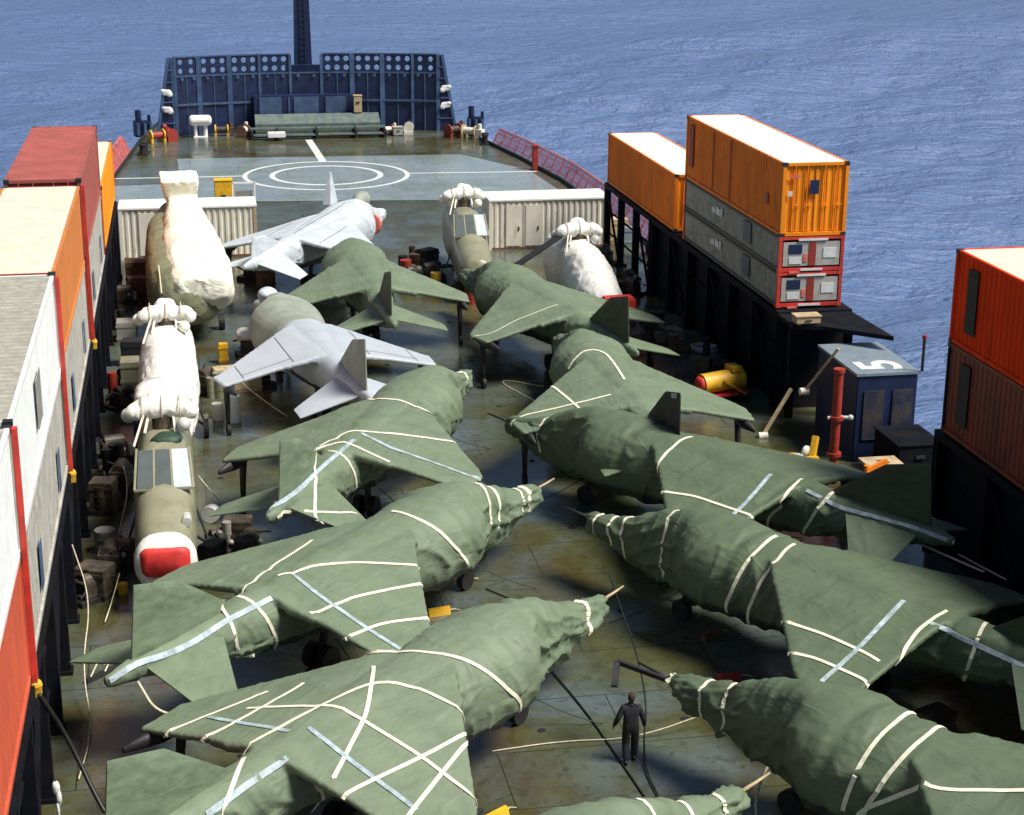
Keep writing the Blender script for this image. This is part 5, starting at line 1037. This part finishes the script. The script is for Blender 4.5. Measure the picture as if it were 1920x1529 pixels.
drum(.12,49.0,.26,.3,'hidetop','white round drum lying beside the olive helicopter windows',1.2,True)
drum(.98,45.7,.17,.6,'hide','slim pale bottle standing by the black engine',0)
drum(-2.4,47.2,.14,.5,'wood','tan tube lying in the dark gangway by the left rack',.5,True)
drum(-2.35,44.0,.14,.3,'yellow','yellow lamp housing in the gangway left of the red nose cover',0)
drum(11.3,80.6,.3,.9,'black','black drum in the clutter before the olive helicopter')
drum(10.5,80.8,.28,.9,'brown','rusty drum in the clutter behind the green wing')
drum(11.0,77.2,.25,.8,'yellow','dull yellow drum beside the green jet wing tip')
drum(11.7,77.8,.25,.8,'silver','pale grey drum between the olive helicopter and the green wing')
drum(9.9,79.6,.28,.9,'redrust','dark red drum at the left end of the drum cluster')
drum(12.2,74.3,.3,.9,'redrust','dark red drum in front of the olive helicopter nose')
crate(2.1,66.9,.9,.7,1.0,'dark crate with a white cover on top, right of the cream shrouded helicopter','machine')
t = thing('cover_sheet','white lid lying on the dark crate beside the cream shrouded helicopter','cover',(2.1,66.9,1.0)); MB().loft([[(-w_,-d_,z),(w_,-d_,z),(w_,d_,z),(-w_,d_,z)] for z,w_,d_ in ((-.15,.6,.5),(.05,.58,.46),(.18,.4,.3))]).build('sheet','white',t,smooth=True)
crate(.95,66.3,.35,.35,.8,'narrow yellow box under the nose of the cream shrouded helicopter','yellow')
crate(1.35,62.5,1.7,.8,.9,'tan wooden trestle box beneath the tip of the pale grey wing','wood',.2)
crate(-2.55,80.9,1.3,.8,1.0,'rust brown crate at the foot of the left hand cabin','brown')
crate(-2.6,78.0,.9,.7,.9,'orange brown crate left of the cream shrouded helicopter','brown',.1)
crate(-2.9,70.5,.8,.9,.8,'grey crate against the left rack beside the shrouded helicopter','greyc')
crate(-2.6,64.2,.7,1.0,.9,'dark olive crate in the left gangway','olive')
crate(21.9,86.0,.9,.9,1.3,'tan box beside the dark frame right of the long white cabin','wood')
crate(22.3,81.0+4.6,.6,.6,.9,'pale blue box on the right rail beyond the rack','boxtop',0)
crate(18.4,75.4,.9,.7,.7,'olive crate in shadow near the right rack','olive',.4)
crate(19.2,66.8,1.2,.8,.5,'low olive crate in shadow behind the red nosed white helicopter','olive',.2)
crate(19.9,61.6,.9,.6,.5,'low dark box beside the right rack near the yellow trolley','machine',.1)
crate(16.2,33.0,.8,.6,.5,'dark crate under the right row wings','machine',.4)
crate(5.3,44.4,.4,.3,.3,'small brown box on the deck between the left row wings','brown',.4)
rnd = random.Random(31)
W1 = ['squat','narrow','leaning','flat topped','stubby','angular','low','tall']; W2 = ['black','rust brown','dull red','dark olive','pale grey','tan','dark grey']; MM = dict(zip(W2,['black','brown','redrust','olive','greyc','wood','machine']))
def clutter(n, x0, x1, y0, y1, where, dark=.6, avoid=()):
    for i in range(n):
        x, y = rnd.uniform(x0,x1), rnd.uniform(y0,y1); c = W2[rnd.choice((0,6,1,0,6,3)) if rnd.random() < dark else rnd.randrange(7)]; a = W1[(i*3+rnd.randrange(2)) % 8]
        k = i % 4; lab = '%s %s %s %s' % (a, c, ('crate','drum','machine','canister')[k], where)
        if k == 0: crate(x,y,rnd.uniform(.4,.9),rnd.uniform(.4,.8),rnd.uniform(.3,1.1),lab,MM[c],rnd.uniform(0,3))
        elif k == 1: drum(x,y,rnd.uniform(.2,.3),rnd.uniform(.5,1.0),MM[c],lab,rnd.uniform(0,3),rnd.random()<.4)
        elif k == 2: engine(x,y,rnd.uniform(0,3),lab,rnd.uniform(.8,1.3),i+50)
        else: drum(x,y,rnd.uniform(.12,.18),rnd.uniform(.6,1.3),MM[c],lab,rnd.uniform(0,3))
clutter(16,9.6,12.2,77.5,82.5,'in the heap behind the green wing, before the olive helicopter',.75)
clutter(8,14.0,15.2,73.5,79.5,'beside the folded rotor blades on the right',.8)
clutter(12,17.9,20.2,72,84,'in the shadow at the foot of the right hand rack',.9)
clutter(6,18.6,20.0,60,70,'against the tall right hand stack',.9)
clutter(12,-3.2,-2.3,43.5,58,'in the dark gangway beside the olive helicopter',.85)
clutter(9,-3.2,-2.4,60,78,'in the gangway beside the cream shrouded helicopter',.8)
clutter(5,.1,1.6,44.8,47.6,'by the right side of the red nosed helicopter',.8)
clutter(7,.3,2.2,60.5,64.5,'under the pale grey wing tip',.6)
clutter(5,2.2,3.8,77,82,'between the cream helicopter and the whitish jet',.7)
def chock(x, y, rz, label, m='wood', s=1):
    t = thing('wheel_chock', label, 'wheel chock', (x,y,0), rz, 'wheel chocks by the aircraft')
    o = MB().add([(-.3*s,-.1,.0),(.3*s,-.1,0),(.3*s,.14,0),(-.3*s,.14,0),(-.3*s,-.04,.2),(.3*s,-.04,.2),(.3*s,.05,.2),(-.3*s,.05,.2)],[(0,3,2,1),(4,5,6,7),(0,1,5,4),(1,2,6,5),(2,3,7,6),(3,0,4,7)]).build('wedge',m,t)
    MB().tube([(.3*s,0,.1),(.5*s,.1,.04),(.6*s,.0,.03)],.015).build('cord','rope',t)
for q in ((5.2,36.9,.3,'tan chock below the right wing tip of the second left jet'),(5.6,30.9,.6,'yellow chock under the intake of the nearest left jet','yellow'),(5.9,41.2,.2,'yellow chock on the deck under the second left jet','yellow'),(7.6,45.0,.8,'brown chock below the nose of the second left jet','brown'),(12.6,38.6,.5,'brown chock in shadow under the second right jet','brown'),(12.3,36.2,.1,'red chock in shadow ahead of the nearest right jet','redrust'),(12.6,31.4,.4,'tan chock under the nearest right jet','wood')): chock(*q)
def deck_line(pts, r, m, label, name='lashing_rope', cat='rope', group=None):
    t = thing(name, label, cat, (pts[0][0],pts[0][1],0), 0, group); q = Vector((pts[0][0],pts[0][1],0)); P = [Vector(p)-q for p in pts]
    if len(P) == 2:
        P = [P[0].lerp(P[1], i/10)-Vector((0,0,.1*min(1,abs(P[0].z-P[1].z))*math.sin(math.pi*i/10))) for i in range(11)]
    elif len(P) > 2:
        for _ in range(3): P = [P[0]]+[q_ for a_, b_ in zip(P, P[1:]) for q_ in (a_.lerp(b_, .25), a_.lerp(b_, .75))]+[P[-1]]
    MB().tube(P, r).build('line', m, t, smooth=True); return t
deck_line([(10.05,39.4,1.6),(9.95,35.0,.6),(9.15,32.6,.06),(9.15,30.9,.05)],.022,'cable','dark cable running down past the walking person','cable','cable')
deck_line([(8.1,37.6,.04),(8.5,35.2,.03),(8.75,32.5,.03),(8.95,30.2,.03)],.02,'cable','dark cable on the deck left of the walking person','cable','cable')
deck_line([(6.0,33.7,.03),(7.7,33.9,.03),(9.3,33.7,.03),(11.3,33.9,.5)],.016,'rope','pale thin line crossing the deck behind the walking person')
deck_line([(9.62,24.6,1.9),(10.9,30.6,.05),(12.3,31.6,1.3)],.03,'rope','pale line from the bottom nose to the belly of the nearest right jet')
deck_line([(7.3,43.3,.04),(5.4,43.5,.04),(4.9,43.7,.05)],.03,'wood','tan batten like line on the deck below the second left jet')
deck_line([(9.2,40.0,.03),(7.4,42.6,.03)],.018,'cable','dark wire on the deck between the two rows of noses','cable','cable')
deck_line([(-3.35,31.0,3.6),(-2.9,31.4,2.4),(-2.3,30.6,1.2),(-1.5,29.6,.3),(-.9,27.6,.05)],.05,'cable','thick black hose drooping from the left rack at the bottom left','hose','hose')
deck_line([(-3.3,40.5,2.9),(-2.9,40.0,1.6),(-3.1,38.2,.7),(-2.8,36.2,.05),(-3.0,34.0,.05)],.018,'rope','pale rope looping down the left rack beside the tail of the second jet')
deck_line([(-2.4,44.0,.6),(-2.75,42.1,.05)],.018,'rope','pale rope from the yellow lamp housing to the deck')
deck_line([(-2.9,55.0,.5),(-2.2,49.5,1.2),(-2.6,48.2,.05)],.018,'rope','tan lashing in the left gangway')
deck_line([(-3.2,45.0,.4),(-2.5,44.9,.05),(-.2,44.9,.04)],.02,'cable','wire stretched across the left gangway ahead of the red nose cover','cable','cable')
deck_line([(3.0,58.9,.02),(.9,61.5,1.2)],.02,'rope','pale lashing from the tip of the pale grey wing to the deck')
deck_line([(-.2,50.6,.9),(.9,49.2,.03)],.02,'rope','pale lashing beside the olive helicopter windows')
deck_line([(17.6,53.4,.03),(19.4,50.6,.03)],.022,'rope','pale line on the deck under the fourth right jet wing')
deck_line([(12.2,59.0,.02),(11.0,62.5,.03),(12.8,61.0,.03)],.02,'rope','yellowish line on the deck under the far right row wing')
deck_line([(20.1,47.0,1.0),(19.2,43.2,2.4),(18.9,41.4,.9)],.025,'rope','pale lashing running from the tripod jack over the tail of the third right jet')
deck_line([(18.8,42.8,2.1),(19.6,40.9,1.9)],.03,'rope','pale lashing beside the right rack behind the third right jet')
deck_line([(18.1,39.8,2.0),(19.3,37.3,1.9)],.03,'rope','pale lashing along the tailplane of the third right jet')
deck_line([(19.5,39.2,1.6),(20.1,37.6,1.5)],.025,'rope','short pale lashing against the right rack in deep shadow')
deck_line([(-1.6,33.4,2.55),(-1.2,33.0,1.9),(-.1,32.9,1.95)],.03,'rope','cream rope from the tail knot to the tailplane of the second left jet')
def tie(n_, ax, ay, az, bx, by, who):
    deck_line([(ax,ay,az),(bx,by,.03)],.014,'gear','chain lashing the '+who+' to the deck','lashing_chain','chain','chains lashing the aircraft down')
for who, (x, y, h) in {'nearest left jet':(3.46,31.82,42.8),'second left jet':(3.58,39.52,44.6),'third left jet':(5.43,49.9,61.8),'second right jet':(14.66,35.99,123),'third right jet':(14.19,44.88,124.6),'fourth right jet':(13.54,53.2,91)}.items():
    for k, (lx, ly, ox, oy) in enumerate(((4.5,.2,1.2,1.4),(4.5,-.2,1.2,-1.4),(-1.3,.4,-.6,2.0),(-1.3,-.4,-.6,-2.0))):
        a = rot((lx,ly),R(h),(x,y)); b = rot((lx+ox,ly+oy),R(h),(x,y)); side = ('front left','front right','rear left','rear right')[k]
        deck_line([(a[0],a[1],.9),(b[0],b[1],.03)],.014,'gear','chain from the %s of the %s to the deck' % (side, who),'lashing_chain','chain','chains lashing the aircraft down')
# towing arm at the nose of the nearest right jet
t = thing('tow_bar','black tow bar hooked to the strapped nose of the nearest right jet','tow bar',(9.4,33.3,0),0)
b = MB(); b.bar((.35,-.35,1.85),(-.55,.5,1.95),.1); b.bar((-.55,.5,1.95),(-.7,.1,1.55),.14); b.build('arm','gear',t)
# sockets in the plating
rnd = random.Random(8); tt = None
for i in range(6):
    for j in range(8):
        x = .5+i*3.4; y = 28.4+j*6.1
        if tt is None:
            tt = thing('lashing_socket','round steel lashing socket let into the deck plating','socket',(x,y,0),0,'lashing sockets in the deck'); MB().cyl((0,0,.0),(0,0,.012),.1,n=14).build('rim','gear',tt); MB().bar((-.08,0,.014),(.08,0,.014),.025).build('crossbar','rackrib',tt); base = tt
        else:
            c = copy_tree(base); c.location = (x,y,0)
t = thing('rag_bundle','white rags tied to the left rack at the bottom left','rags',(-3.2,31.2,0)); b = MB(); b.ball((0,0,1.45),.08,.06,.16,n=7); b.ball((.04,0,1.22),.06,.05,.2,n=7); b.ball((.01,-.02,.95),.035,.035,.2,n=6); b.build('rag','white',t,smooth=True); MB().bar((0,0,0),(0,0,1.6),.03).build('stake','gear',t)
t = thing('spare_fitting','dark bar with two pale rods lying left of the tail of the second left jet','fitting',(-2.85,38.9,0),.5); MB().bar((-.3,-.1,.06),(.9,.25,.06),.12).build('bar','gear',t); MB().tube([(-.15,-.05,.12),(.25,.3,.32),(.35,.2,.2)],.022).build('rod','rope',t); MB().tube([(.25,.0,.12),(.7,.4,.34)],.022).build('rod','rope',t)
# sea marker
t = thing('marker_buoy','small yellow float adrift on the sea beyond the bow','buoy',(48.5,281,-12.7)); b = MB(); b.ball((0,0,0),1.5,.8,.5,n=8); b.build('float','yellow',t,smooth=True); MB().cyl((.3,0,.3),(.3,0,1.0),.15).build('stub','orangey',t)
